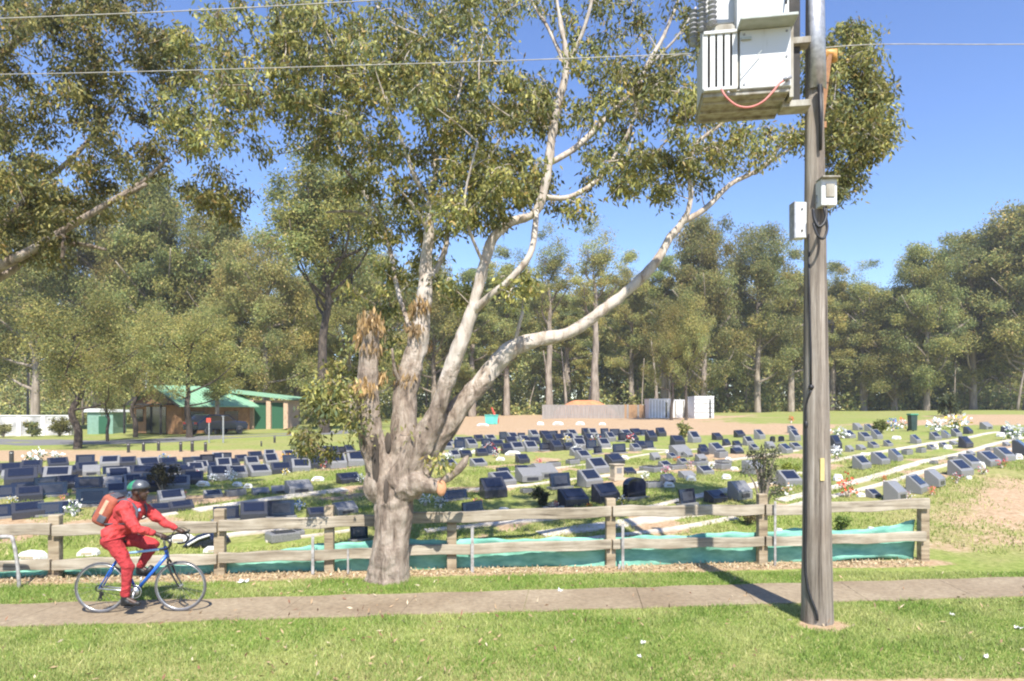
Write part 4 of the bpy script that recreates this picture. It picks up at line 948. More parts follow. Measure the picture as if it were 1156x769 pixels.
b = MB(); b.prism([(xl+.1, .728), (xm-.02, .728), (xm-.02, .80), (xm-.07, .86), (xl+.2, .86), (xl+.1, .80)], 'y', -.3, .25); b.build('conservator', M['trafo_dirty'], tf, bevel=.01)
b = MB(); b.box(((xm+xr)/2-.02, .0, 1.10), (xr-xm+.02, .70, .69)); b.box((xl+.24, .1, 1.2), (.36, .5, .5)); b.build('upper_tank', M['trafo'], tf, bevel=.015)
for x, y in ((xl+.02, -.2), (xl-.05, .12), (xl+.12, -.34)):
    b = MB(); P, Q = [], []
    for i in range(16): P.append((x, y, .84+i*.03)); Q.append(.06 if i % 2 else .035)
    b.tube(P, Q, 12); b.build('bushing', M['porcelain'], tf, smooth=False)
b = MB()
for x in (xl+.02, xl+.12): b.tube([(x, -.3, 1.29), (x+.1, -.5, 1.5), (x+.35, -.62, 1.62), (x+.7, -.55, 1.58), (x+1.1, -.2, 1.75)], .014, 6, smooth=4)
b.tube([(xr-.1, -.5, 1.62), (xr-.04, -.42, 1.25), (xr-.06, -.4, .98)], .012, 6, smooth=4)
b.build('lead_wire', M['black'], tf, smooth=True)
b = MB(); b.tube([q(819, 98, 7.92), q(824, 107, 7.9), q(836, 118, 7.9), q(850, 121, 7.9), q(864, 116, 7.9), q(875, 105, 7.92), q(882, 96, 7.95), q(891, 92, 7.97)], .013, 8, smooth=4); b.build('hose', M['hose'], tf, smooth=True)
b = MB(); b.tube([q(886, 93, 7.95), q(893, 90, 7.98)], .022, 8); b.ball(q(826, 103, 7.95), .02); b.build('hose_fitting', M['porcelain'], tf, smooth=True)
b = MB(); b.tube([q(839, 84, 7.96), q(862, 58, 7.96)], .006, 6); b.box(((q(843, 41, 7.97)+q(846, 44, 7.97))/2, ) if False else q(845, 43, 7.985), (.12, .02, .03)); b.build('nameplate_bracket', M['trafo_lid'], tf)
b = MB(); b.box((xr+.13, .0, -.09), (.34, .24, .08)); b.box((xr+.13, .0, .7), (.36, .18, .08)); b.box((xr+.035, -.02, .35), (.05, .5, .86)); b.build('mounting_bracket', M['trafo_dirty'], tf, bevel=.006)
b = MB(); b.box((xr+.135, .06, .72), (.13, .16, 1.5)); b.build('mounting_channel', M['bollard'], tf, bevel=.006)
for x_, z_ in ((xm+.05, .06), (xr-.05, .06), (xm+.05, .66), (xr-.05, .66), (xr-.05, .36)):
    b = MB(); b.tube([(x_, -.40, z_), (x_, -.385, z_)], .014, 8); b.build('bolt', M['porcelain'], tf)

tf.location.x += .04; tf.rotation_euler = (0, 0, R(-9))
# overhead wires
def wire(label, pts, r=.008, seg=14):
    a = [pt(*p) for p in pts]; o = thing('overhead_wire', label, 'wire', a[0], group=None)
    b = MB(); b.tube([p-a[0] for p in a], r, 6, smooth=seg); b.build('conductor', M['wire'], o, smooth=True); return o
wire('upper pale overhead wire crossing the top left of the sky', [(-300, 33, 8.9), (0, 21, 8.8), (215, 12, 8.7), (430, 0, 8.6), (640, -14, 8.5), (880, -40, 8.4)], .0075)
wire('lower thin overhead wire running from the left to the transformer', [(-300, 86, 8.9), (0, 84, 8.8), (190, 80, 8.7), (400, 74, 8.6), (590, 68, 8.5), (800, 60, 8.45)], .006)
wire('thin overhead wire leaving the pole to the right', [(928, 54, 8.5), (1000, 50, 8.5), (1156, 50, 8.6), (1500, 46, 8.8)], .006)

# ------------------------------------------------------------------ bicycle and rider
by = 8.76; bx = (114-CX)/F*by
bang = math.atan(.075)
bike = thing('bicycle', 'blue road bicycle with grey tyres ridden along the footpath', 'bicycle', (bx, by, .014), bang)
WR = .335; RH = Vector((0, 0, WR)); FH = Vector((1.015, 0, WR)); BB = Vector((.45, 0, .285))
def wheel(c, steer=0):
    b = MB(); b.torus(c, WR-.013, .013, 'y', 64, 8); w = b.build('tyre', M['rubber'], None, smooth=True)
    b = MB(); b.torus(c, WR-.032, .009, 'y', 64, 8); r = b.build('rim', M['silver'], None, smooth=True)
    b = MB(); b.tube([c+Vector((0, -.05, 0)), c+Vector((0, .05, 0))], .018, 12)
    for k in range(20):
        a = 2*math.pi*k/20; e = c+Vector((math.cos(a), 0, math.sin(a)))*(WR-.04); b.tube([c+Vector((0, .02*(-1)**k, 0)), e], .0016, 4)
    s = b.build('spokes', M['silver'], None); return w, r, s
for c in (RH, FH):
    e = link(bpy.data.objects.new('wheel', None)); e.parent = bike; e.empty_display_size = .1
    for o in wheel(c): o.parent = e
b = MB(); HT, HB = Vector((.815, 0, .86)), Vector((.85, 0, .72)); ST = Vector((.225, 0, .80))
b.tube([HT, HB], .024, 12); b.tube([HB+Vector((-.008, 0, .03)), BB], .024, 12); b.tube([ST, BB], .018, 12); b.tube([BB+Vector((0, -.04, 0)), BB+Vector((0, .04, 0))], .026, 12)
for s in (-1, 1): b.tube([ST+Vector((.015, .02*s, -.04)), RH+Vector((0, .055*s, .0))], .010, 8)
b.build('frame', M['blue'], bike, smooth=True)
b = MB(); b.tube([HT+Vector((.004, 0, -.025)), ST+Vector((.01, 0, -.03))], .017, 12); b.build('top_tube', M['paleblue'], bike, smooth=True)
b = MB()
for s in (-1, 1): b.tube([BB+Vector((-.03, .035*s, 0)), RH+Vector((0, .055*s, 0))], .011, 8)
b.build('chain_stay', M['silver'], bike, smooth=True)
b = MB(); b.tube([HB, HB+Vector((.014, 0, -.05))], .02, 10)
for s in (-1, 1): b.tube([HB+Vector((.012, .0, -.04)), HB+Vector((.02, .045*s, -.07)), HB+Vector((.08, .05*s, -.23)), FH+Vector((0, .052*s, 0))], [.016, .014, .012, .009], 8, smooth=3)
b.build('fork', M['black'], bike, smooth=True)
b = MB(); b.tube([ST, ST+Vector((-.025, 0, .10))], .014, 10); b.build('seat_post', M['silver'], bike, smooth=True)
b = MB(); sc = ST+Vector((-.04, 0, .12)); b.prism([(-.15, -.07), (-.13, -.08), (0, -.03), (.13, -.015), (.14, 0), (.13, .015), (0, .03), (-.13, .08), (-.15, .07)], 'z', 0, .035); b.v = [v+sc for v in b.v]; b.build('saddle', M['black'], bike, bevel=.012)
hc = Vector((.865, 0, 1.0))
b = MB(); b.tube([HT, HT+Vector((-.012, 0, .11)), hc], [.016, .016, .014], 10, smooth=2); b.build('stem', M['silver'], bike, smooth=True)
def barp(f, s): return hc+Vector((f, s, 0))
ctl = Matrix.Rotation(R(-9), 3, 'Z')
b = MB()
for s in (-1, 1):
    P = [Vector((0, 0, 0)), Vector((0, .14*s, 0)), Vector((.02, .19*s, 0)), Vector((.09, .205*s, -.005)), Vector((.14, .205*s, -.05)), Vector((.12, .205*s, -.11)), Vector((.05, .205*s, -.135)), Vector((-.0, .205*s, -.135))]
    b.tube([hc+ctl @ p for p in P], .0135, 8, smooth=4)
b.build('handlebar', M['black'], bike, smooth=True)
for s in (-1, 1):
    b = MB(); b.tube([hc+ctl @ Vector((.07, .205*s, .0)), hc+ctl @ Vector((.13, .205*s, .015)), hc+ctl @ Vector((.165, .205*s, .045))], [.018, .02, .015], 8); b.tube([hc+ctl @ Vector((.15, .205*s, .02)), hc+ctl @ Vector((.165, .205*s, -.04)), hc+ctl @ Vector((.145, .205*s, -.10))], .007, 6, smooth=3)
    b.build('brake_lever', M['black'], bike, smooth=True)
b = MB()
for s in (-1, 1): b.tube([hc+ctl @ Vector((.15, .205*s, .04)), hc+Vector((.12, .1*s, .1)), hc+Vector((.05, 0, .03)), HB+Vector((0, .03*s, .05))], .004, 5, smooth=5)
b.build('brake_cable', M['black'], bike, smooth=True)
b = MB(); b.torus(BB+Vector((0, -.055, 0)), .085, .006, 'y', 32, 6); b.tube([BB+Vector((0, -.06, 0)), BB+Vector((0, -.05, 0))], .06, 20); b.build('chainring', M['silver'], bike, smooth=True)
PR = BB+Vector((-.03, -.09, -.167)); PL = BB+Vector((.03, .09, .167))
for p, s in ((PR, -1), (PL, 1)):
    b = MB(); b.tube([BB+Vector((0, .07*s, 0)), p+Vector((0, -.015*s, 0))], [.014, .010], 8); b.build('crank', M['silver'], bike, smooth=True)
    b = MB(); b.box(p+Vector((0, .05*s, 0)), (.09, .09, .02)); b.build('pedal', M['black'], bike, bevel=.004)
b = MB(); cy_ = -.055
for sg in (1, -1): b.tube([BB+Vector((0, cy_, .085*sg)), RH+Vector((0, cy_, .035*sg))], .004, 5)
b.tube([RH+Vector((.03, cy_, -.05)), RH+Vector((.02, cy_, -.13))], .018, 8); b.build('chain', M['black'], bike)
b = MB(); b.torus(RH+Vector((0, -.05, 0)), .04, .008, 'y', 24, 6); b.torus(RH+Vector((.035, -.055, -.07)), .022, .008, 'y', 16, 6); b.torus(RH+Vector((.02, -.055, -.135)), .022, .008, 'y', 16, 6); b.build('rear_gears', M['black'], bike)
b = MB(); b.tube([BB.lerp(HB, .35)+Vector((-.03, 0, .06)), BB.lerp(HB, .58)+Vector((-.03, 0, .06))], .036, 12); b.build('bottle', M['black'], bike, smooth=True)

rider = thing('person', 'cyclist in red jacket and trousers with orange backpack riding a blue bicycle', 'person', (bx, by, .014), bang)
# joints (bicycle coordinates; y > 0 is the rider's left, away from the camera)
hip = Vector((.175, 0, .985)); chest = Vector((.355, 0, 1.33)); neck = Vector((.425, 0, 1.455)); head = Vector((.495, -.005, 1.60))
shR, shL = Vector((.375, -.175, 1.40)), Vector((.395, .175, 1.40))
elR, elL = Vector((.565, -.255, 1.15)), Vector((.66, .245, 1.17))
haR = hc+ctl @ Vector((-.01, -.13, .025)); haL = hc+ctl @ Vector((.055, .205, .025))
wrR = haR+Vector((-.075, -.02, .035)); wrL = haL+Vector((-.075, .01, .035))
hpR, hpL = hip+Vector((.01, -.09, -.01)), hip+Vector((.01, .09, -.01))
anR = PR+Vector((-.05, -.05, .11)); anL = PL+Vector((-.05, .05, .11))
knR = Vector((.40, -.12, .635)); knL = Vector((.615, .105, .875))
b = MB()
b.cap(hip+Vector((-.02, -.06, 0)), hip+Vector((-.02, .06, 0)), .125, .125); b.cap(hip, chest, .125, .145); b.cap(chest+Vector((0, -.06, 0)), chest+Vector((0, .06, 0)), .135, .135); b.cap(chest, neck, .12, .06)
b.cap(shR, shL, .075, .075); b.cap(neck, head+Vector((-.03, 0, -.06)), .056, .054)
for sh, el, wr, ha in ((shR, elR, wrR, haR), (shL, elL, wrL, haL)): b.cap(sh, el, .055, .042); b.cap(el, wr, .042, .027); b.cap(wr, ha, .028, .034)
for hp, kn, an, p, s in ((hpR, knR, anR, PR, -1), (hpL, knL, anL, PL, 1)): b.cap(hp, kn, .09, .058); b.cap(kn, an, .056, .036); b.cap(an, p+Vector((.09, .05*s, .04)), .035, .028)
# head with face
b.ball(head+Vector((-.01, 0, .02)), (.098, .077, .108), 16, 12); b.ball(head+Vector((.03, 0, -.045)), (.065, .058, .075), 14, 10)
b.cap(head+Vector((.088, 0, .015)), head+Vector((.105, 0, -.022)), .011, .017); b.cap(head+Vector((.082, -.02, -.062)), head+Vector((.082, .02, -.062)), .012, .012); b.ball(head+Vector((.065, 0, -.10)), .026)
b.cap(head+Vector((.075, -.04, .03)), head+Vector((.075, .04, .03)), .015, .015)
for s in (-1, 1): b.ball(head+Vector((-.01, .077*s, -.01)), (.024, .012, .034))
# hands: palm, four fingers curled round the bar, thumb under it
for ha, wr, s in ((haR, wrR, -1), (haL, wrL, 1)):
    along = ctl @ (Vector((0, 1, 0)) if s < 0 else Vector((1, 0, 0))); fwd = ctl @ (Vector((1, 0, 0)) if s < 0 else Vector((0, 1, 0)))
    if s > 0: fwd = ctl @ Vector((0, .6, -.1))
    for k, ln in zip(range(4), (.9, 1, .95, .78)):
        r0 = ha+along*(-.033+.022*k)*1.0+Vector((0, 0, .002)); r1 = r0+fwd*.032*ln+Vector((0, 0, .004)); r2 = r1+fwd*.016*ln+Vector((0, 0, -.026*ln)); r3 = r2-fwd*.012*ln+Vector((0, 0, -.020*ln))
        b.cap(r0, r1, .010, .0095, 8); b.cap(r1, r2, .0095, .009, 8); b.cap(r2, r3, .009, .008, 8)
    t0 = ha-along*.035; b.cap(t0, t0-along*.012+fwd*.01+Vector((0, 0, -.02)), .012, .010, 8); b.cap(t0-along*.012+fwd*.01+Vector((0, 0, -.02)), t0+fwd*.03+Vector((0, 0, -.035)), .010, .009, 8)
put('body', remesh(b, 'body', .0065, 3, .4), M['skin'], rider, smooth=True)
def cloth_noise(me, amp, sc, seed):
    co = np.empty(len(me.vertices)*3); me.vertices.foreach_get('co', co); co = co.reshape(-1, 3); no = np.empty(len(co)*3); me.vertices.foreach_get('normal', no); no = no.reshape(-1, 3)
    n1 = vnoise(co[:, 0]+co[:, 1]*.7+5, co[:, 2]+co[:, 1]*.5+5, sc, seed)+.6*vnoise(co[:, 0]*.6-co[:, 2]+9, co[:, 1]+co[:, 2]*.4+9, sc*.6, seed+1)-.8
    co += no*(n1*amp)[:, None]; me.vertices.foreach_set('co', co.ravel()); me.update(); return me
j = MB(); w = .026
j.cap(hip+Vector((.0, -.055, .05)), hip+Vector((.0, .055, .05)), .142, .142); j.cap(hip+Vector((0, 0, .05)), chest, .14+w*.3, .15+w); j.cap(chest+Vector((0, -.06, 0)), chest+Vector((0, .06, 0)), .135+w, .135+w)
j.cap(chest, neck+Vector((-.01, 0, -.02)), .125+w, .072); j.cap(shR, shL, .075+w, .075+w)
for sh, el, wr in ((shR, elR, wrR), (shL, elL, wrL)): j.cap(sh, el, .06+w, .048+w*.7); j.cap(el, wr.lerp(el, .08), .048+w*.7, .036)
put('jacket', cloth_noise(remesh(j, 'jacket', .011, 2, .4), .022, .06, 3), M['red'], rider, smooth=True)
j = MB(); j.cap(hip+Vector((-.01, -.06, -.01)), hip+Vector((-.01, .06, -.01)), .138, .138)
for hp, kn, an in ((hpR, knR, anR), (hpL, knL, anL)): j.cap(hp, kn, .108, .076); j.cap(kn, an.lerp(kn, .1), .074, .055)
put('trousers', cloth_noise(remesh(j, 'trousers', .011, 2, .4), .014, .06, 7), M['red2'], rider, smooth=True)
for an, p, s in ((anR, PR, -1), (anL, PL, 1)):
    j = MB(); j.cap(an+Vector((-.005, 0, -.02)), p+Vector((.0, .05*s, .05)), .046, .044); j.cap(p+Vector((-.07, .05*s, .04)), p+Vector((.12, .05*s, .035)), .036, .03); j.cap(an, an+Vector((0, 0, .03)), .046, .045)
    put('shoe', remesh(j, 'shoe', .01, 2, .4), M['black'], rider, smooth=True)
for wr, el in ((wrR, elR), (wrL, elL)):
    j = MB(); a_ = wr.lerp(el, .13); d_ = (wr-el).normalized(); j.tube([a_-d_*.018, a_+d_*.018], [.043, .040], 14); j.build('cuff', M['red2'], rider, smooth=True)
j = MB(); P = []
for k in range(25):
    a_ = 2*math.pi*k/24; P.append(hip+Vector((.01+.150*math.cos(a_), .205*math.sin(a_), .005+.03*math.cos(a_))))
j.tube(P, .012, 8); j.build('jacket_hem', M['red2'], rider, smooth=True)
j = MB(); j.tube([chest+Vector((.15, -.06, .05)), chest+Vector((.157, -.06, .015))], .022, 8, flat=.5); j.build('chest_badge', M['paleblue'], rider)
j = MB(); j.tube([neck+Vector((.03, -.055, -.0)), neck+Vector((.06, 0, -.02)), neck+Vector((.03, .055, 0)), neck+Vector((-.055, .04, .02)), neck+Vector((-.055, -.04, .02)), neck+Vector((.03, -.055, 0))], .02, 8, smooth=4); j.build('collar', M['red'], rider, smooth=True)
hl = MB(); hcx = head+Vector((-.018, 0, .055)); rot = Matrix.Rotation(R(-6), 3, 'Y')
vs, fs, mi = [], [], []
for i in range(9):
    t = (math.pi/2)*i/8*1.08
    for k in range(24):
        a = 2*math.pi*k/24; vs.append(hcx+rot @ Vector((.142*math.sin(t)*math.cos(a), .104*math.sin(t)*math.sin(a), .108*math.cos(t)-.01)))
for i in range(8):
    for k in range(24): fs.append((i*24+k, (i+1)*24+k, (i+1)*24+(k+1) % 24, i*24+(k+1) % 24)); mi.append(0 if 7 <= k <= 16 else 1)
hl.v = vs; hl.f = fs; hl.m = mi
o = hl.build('helmet', [M['helm_green'], M['helm_grey']], rider, smooth=True); sd = o.modifiers.new('Solid', 'SOLIDIFY'); sd.thickness = .018
ch = MB(); ch.tube([hcx+Vector((.03, -.088, -.03)), head+Vector((.045, -.055, -.105)), head+Vector((.05, 0, -.128)), head+Vector((.045, .055, -.105)), hcx+Vector((.03, .088, -.03))], .006, 6, smooth=3); ch.build('helmet_strap', M['black'], rider)
bp = thing('backpack', 'orange and grey backpack on the back of the cyclist', 'backpack', (bx, by, .014), bang)
ax = (chest-hip).normalized(); out = Vector((-ax.z, 0, ax.x)); c0 = chest+out*.23-ax*.09
rotm = Matrix((( -out.x, 0, ax.x), (0, 1, 0), (-out.z, 0, ax.z)))
b = MB(); b.box((-.01, 0, 0), (.21, .30, .42)); bm = bmesh.new(); me = b.mesh('pack'); bm.from_mesh(me); bmesh.ops.bevel(bm, geom=bm.edges[:], offset=.085, segments=5, affect='EDGES', profile=.6)
for v in bm.verts: v.co = c0+rotm @ v.co
bm.to_mesh(me); bm.free(); put('bag', me, M['pack_orange'], bp, smooth=True)
b = MB(); b.box((-.085, 0, -.10), (.09, .24, .16)); me = b.mesh('pocket'); bm = bmesh.new(); bm.from_mesh(me); bmesh.ops.bevel(bm, geom=bm.edges[:], offset=.03, segments=3, affect='EDGES')
for v in bm.verts: v.co = c0+rotm @ v.co
bm.to_mesh(me); bm.free(); put('pocket', me, M['pack_grey'], bp, smooth=True)
for nm, dd, cc, mm in (('side_panel', (.10, .02, .1), (.02, -.146, -.10), M['pack_grey']), ('stripe', (.05, .02, .2), (-.02, -.147, .05), M['pack_pale']), ('lid', (.11, .2, .04), (.0, 0, .205), M['pack_grey'])):
    b = MB(); b.box(cc, dd); b.v = [c0+rotm @ v for v in b.v]; b.build(nm, mm, bp, bevel=.01)
for s in (-1, 1):
    b = MB(); P = [c0+rotm @ Vector((.07, .09*s, .17)), chest+Vector((.0, .12*s, .175)), chest+Vector((.13, .125*s, .09)), chest+Vector((.165, .14*s, -.02)), chest+Vector((.1, .16*s, -.12)), c0+rotm @ Vector((.08, .13*s, -.15))]
    b.tube(P, .018, 8, smooth=4, flat=.6); b.build('shoulder_strap', M['pack_grey'], bp, smooth=True)

# ------------------------------------------------------------------ shed with green roof
p0 = at(178, 490); YB = 54.0; sx = (150-CX)/F*YB; sz = gz(-26, YB)
shed = thing('shed', 'brown brick shed with green metal gable roof behind the headstones', 'shed', (sx, YB, sz), R(60))
# local x along the ridge (away to the right), y across; gable wall faces the left
Lr, Wg, Hw, Hr = 6.2, 6.4, 2.3, 3.75
b = MB(); b.prism([(-Wg, 0), (0, 0), (0, Hw), (-Wg/2, Hr-.12), (-Wg, Hw)], 'x', 0, Lr); 
b.v = [Vector(v) for v in b.v]
b.build('wall', M['brick'], shed)
b = MB(); ov = .55
for s in (0, 1):
    y0, y1 = (ov, -Wg/2) if s == 0 else (-Wg-ov, -Wg/2)
    zz = Hw-.12*ov*4*.9+.05
    b.add([(-.5, y0, Hw-.22), (Lr+.5, y0, Hw-.22), (Lr+.5, y1, Hr), (-.5, y1, Hr), (-.5, y0, Hw-.14), (Lr+.5, y0, Hw-.14), (Lr+.5, y1, Hr+.08), (-.5, y1, Hr+.08)], [(0, 1, 2, 3), (7, 6, 5, 4), (0, 4, 5, 1), (1, 5, 6, 2), (2, 6, 7, 3), (3, 7, 4, 0)])
for i in range(20):
    x = -.45+i*(Lr+.9)/19
    for y0 in (ov, -Wg-ov): b.add([(x-.025, y0, Hw-.135), (x+.025, y0, Hw-.135), (x+.025, -Wg/2, Hr+.085), (x-.025, -Wg/2, Hr+.085), (x-.025, y0, Hw-.10), (x+.025, y0, Hw-.10), (x+.025, -Wg/2, Hr+.12), (x-.025, -Wg/2, Hr+.12)], [(0, 1, 2, 3), (7, 6, 5, 4), (0, 4, 5, 1), (1, 5, 6, 2), (2, 6, 7, 3), (3, 7, 4, 0)])
b.build('roof', M['roof'], shed)
b = MB(); b.box((-.015, -Wg*.5, 1.05), (.06, 2.6, 2.1)); b.box((-.02, -1.0, 1.4), (.06, .9, 1.0)); b.build('doorway', M['darkglass'], shed)
b = MB(); b.box((-.6, -Wg/2, 2.28), (1.3, Wg*.8, .1)); b.build('awning', M['bollard'], shed)
for y in (-.8, -Wg+.8): b = MB(); b.box((-1.15, y, 1.1), (.12, .12, 2.25)); b.build('awning_post', M['bollard'], shed)
b = MB()
for s in (0, 1):
    y0 = ov if s == 0 else -Wg-ov
    b.add([(-.53, y0, Hw-.3), (-.51, y0, Hw-.3), (-.51, -Wg/2, Hr-.1), (-.53, -Wg/2, Hr-.1), (-.53, y0, Hw-.1), (-.51, y0, Hw-.1), (-.51, -Wg/2, Hr+.1), (-.53, -Wg/2, Hr+.1)], [(0, 1, 2, 3), (7, 6, 5, 4), (0, 4, 5, 1), (1, 5, 6, 2), (2, 6, 7, 3), (3, 7, 4, 0)])
b.build('barge_board', M['bollard'], shed)
for x in (1.3, 4.4): b = MB(); b.box((x, -Wg-.02, 1.2), (1.3, .08, 1.1)); b.build('window', M['darkglass'], shed)

YG = 57.0; gx0, gx1 = (283-CX)/F*YG, (325-CX)/F*YG
gar = thing('garage', 'tan brick garage with two dark green doors beside the shed', 'garage', (gx0, YG, gz(gx0, YG)), 0)
GW = gx1-gx0; GH = 2.5
b = MB(); b.box((GW/2, 1.62, GH/2), (GW-.1, 3.0, GH)); b.build('wall', M['tanbrick'], gar)
for x in (.12, GW*.5, GW-.12): b = MB(); b.box((x, -.06, GH/2), (.38, .36, GH)); b.build('brick_pier', M['tanbrick'], gar, bevel=.02)
for x in (GW*.28, GW*.74): b = MB(); b.box((x, .09, GH*.46), (GW*.38, .06, GH*.92)); b.build('roller_door', M['greendoor'], gar)
b = MB(); zl = .42; b.add([(-3.4, -.5, GH+zl+.42), (GW+.5, -.5, GH+.02), (GW+.5, 3.4, GH+.2), (-3.4, 3.4, GH+zl+.6), (-3.4, -.5, GH+zl+.5), (GW+.5, -.5, GH+.12), (GW+.5, 3.4, GH+.3), (-3.4, 3.4, GH+zl+.7)], [(0, 1, 2, 3), (7, 6, 5, 4), (0, 4, 5, 1), (1, 5, 6, 2), (2, 6, 7, 3), (3, 7, 4, 0)]); b.build('roof', M['roof'], gar)
b = MB(); b.prism([(-2.6, GH-.1), (.1, GH-.1), (.3, GH-.02), (.3, GH+.05), (-2.6, GH+.42)], 'y', -.1, .1); b.build('gable_infill', M['fascia'], gar)
b = MB(); b.box((-1.3, .5, (GH-.1)/2), (2.6, .2, GH-.14)); b.build('side_wall', M['brick'], gar)

# parked car
cp = at(236, 492); car = thing('parked_car', 'dark blue car parked before the shed behind the forked tree', 'car', (cp.x-.6, 48.5, gz(cp.x-.6, 48.5)), R(62))
b = MB(); b.prism([(-2.1, .35), (2.1, .35), (2.15, .75), (1.95, .92), (1.0, 1.0), (.45, 1.42), (-1.2, 1.47), (-1.9, 1.0), (-2.15, .9)], 'y', -.85, .85); b.build('body', M['carpaint'], car, bevel=.08)
for s in (-1, 1): b = MB(); b.prism([(.85, 1.0), (.38, 1.36), (-1.12, 1.40), (-1.65, 1.02)], 'y', .86*s, .868*s); b.build('side_window', M['darkglass'], car)
b = MB(); b.add([(.52, -.7, 1.40), (.52, .7, 1.40), (.99, .75, 1.03), (.99, -.75, 1.03)], [(0, 1, 2, 3)]); b.v = [v+Vector((.02, 0, .02)) for v in b.v]; b.build('windscreen', M['darkglass'], car)
for x in (-1.3, 1.35):
    for s in (-1, 1): b = MB(); b.torus((x, .8*s, .32), .24, .085, 'y', 24, 8); b.tube([(x, .78*s, .32), (x, .86*s, .32)], .17, 16); b.build('wheel', M['rubber'], car, smooth=True)
for s in (-1, 1): b = MB(); b.box((-2.12, .6*s, .85), (.08, .3, .14)); b.build('tail_lamp', M['lamp_red'], car); 
for s in (-1, 1): b = MB(); b.box((2.1, .6*s, .74), (.1, .34, .14)); b.build('headlight', M['silver'], car)

def post_sign():
    p = at(236, 500); o = thing('sign_post', 'slim grey post with a small red plate before the parked car', 'sign', p)
    s = p.y/F; b = MB(); b.tube([(0, 0, -.1), (0, 0, 28*s)], .04, 8); b.build('post', M['steel'], o)
    b = MB(); b.box((0, -.05, 25.5*s), (5*s, .02, 5*s)); b.build('plate', M['redpaint'], o)
post_sign()
p = at(252, 500); o = thing('marker_post', 'slim pale post standing right of the red-plated post', 'post', p); s = p.y/F; b = MB(); b.tube([(0, 0, -.1), (0, 0, 30*s)], [.05, .045], 8); b.build('shaft', M['steel'], o)
b = MB(); b.box((0, 0, 30*s), (.12, .12, .05)); b.build('cap', M['steel'], o)
p = at(165, 478); o = thing('trunk_mast', 'pale mast in place of a tree trunk left of the shed gable', 'mast', (p.x*66/p.y, 66, gz(p.x*66/p.y, 66))); s = 66/F
b = MB(); b.tube([(0, 0, -.2), (0, 0, (490-424)*s)], [.14, .1], 10); b.build('shaft', M['shade_blotched_white'], o); b = MB(); b.box((.25, 0, (490-424)*s), (.6, .2, .12)); b.build('mast_head', M['steel'], o)  # pale tree trunk behind the roof, drawn as a mast with a head
proto_b = None
bolls = [(13, 524, 15), (145, 511, 11), (162, 510, 11), (179, 509, 11), (204, 510, 11), (217, 510, 12), (232, 510, 11), (310, 500, 8), (295, 504, 6)]
for i, (px, py, h) in enumerate(bolls):
    p = at(px, py); s = h*p.y/F/.6; lab = f'dark timber bollard, {ORD[i]} from the left along the drive before the shed'
    if proto_b is None:
        o = thing('bollard', lab, 'bollard', p, 0, 'bollards along the drive', (s, s, s)); proto_b = o
        b = MB(); b.tube([(0, 0, -.1), (0, 0, .56), (0, 0, .6)], [.09, .09, .06], 10); b.build('bollard_post', M['bollard'], o)
        b = MB(); b.torus((0, 0, .5), .09, .012, 'z', 20, 6); b.build('band', M['steel'], o)
    else: dup(proto_b, p, 0, (s, s, s), lab)

# white wall at the left
wy = 56.0; wx0, wx1 = (-90-CX)/F*wy, (82-CX)/F*wy; wz = gz((wx0+wx1)/2, wy)
wl = thing('white_wall', 'long low white rendered wall at the far left', 'wall', (wx0, wy, wz))
b = MB(); b.box(((wx1-wx0)/2, 0, .72), (wx1-wx0, .3, 1.9)); b.build('wall_body', M['shade_blotched_white'], wl)
b = MB(); b.box(((wx1-wx0)/2, 0, 1.71), (wx1-wx0+.1, .42, .08)); b.build('coping', M['white'], wl)
for k in range(7): b = MB(); b.box((.3+k*(wx1-wx0-.6)/6, -.18, .7), (.35, .12, 1.86)); b.build('pier', M['white'], wl)
ut = thing('garden_hut', 'pale green hut between the small trees left of the shed', 'hut', ((121-CX)/F*58, 58, gz(-35, 58)))
b = MB(); b.box((0, 0, .9), (2.2, 2, 1.9)); b.build('wall', mat('pale_green_paint', (.22, .36, .28), None, 3, .7), ut); b = MB(); b.prism([(-1.3, 1.85), (1.3, 1.85), (1.2, 2.05), (-1.2, 2.15)], 'y', -1.2, 1.2); b.build('roof', M['fascia'], ut)
b = MB(); b.box((.3, -1.02, .75), (.8, .05, 1.5)); b.build('door', M['greendoor'], ut)

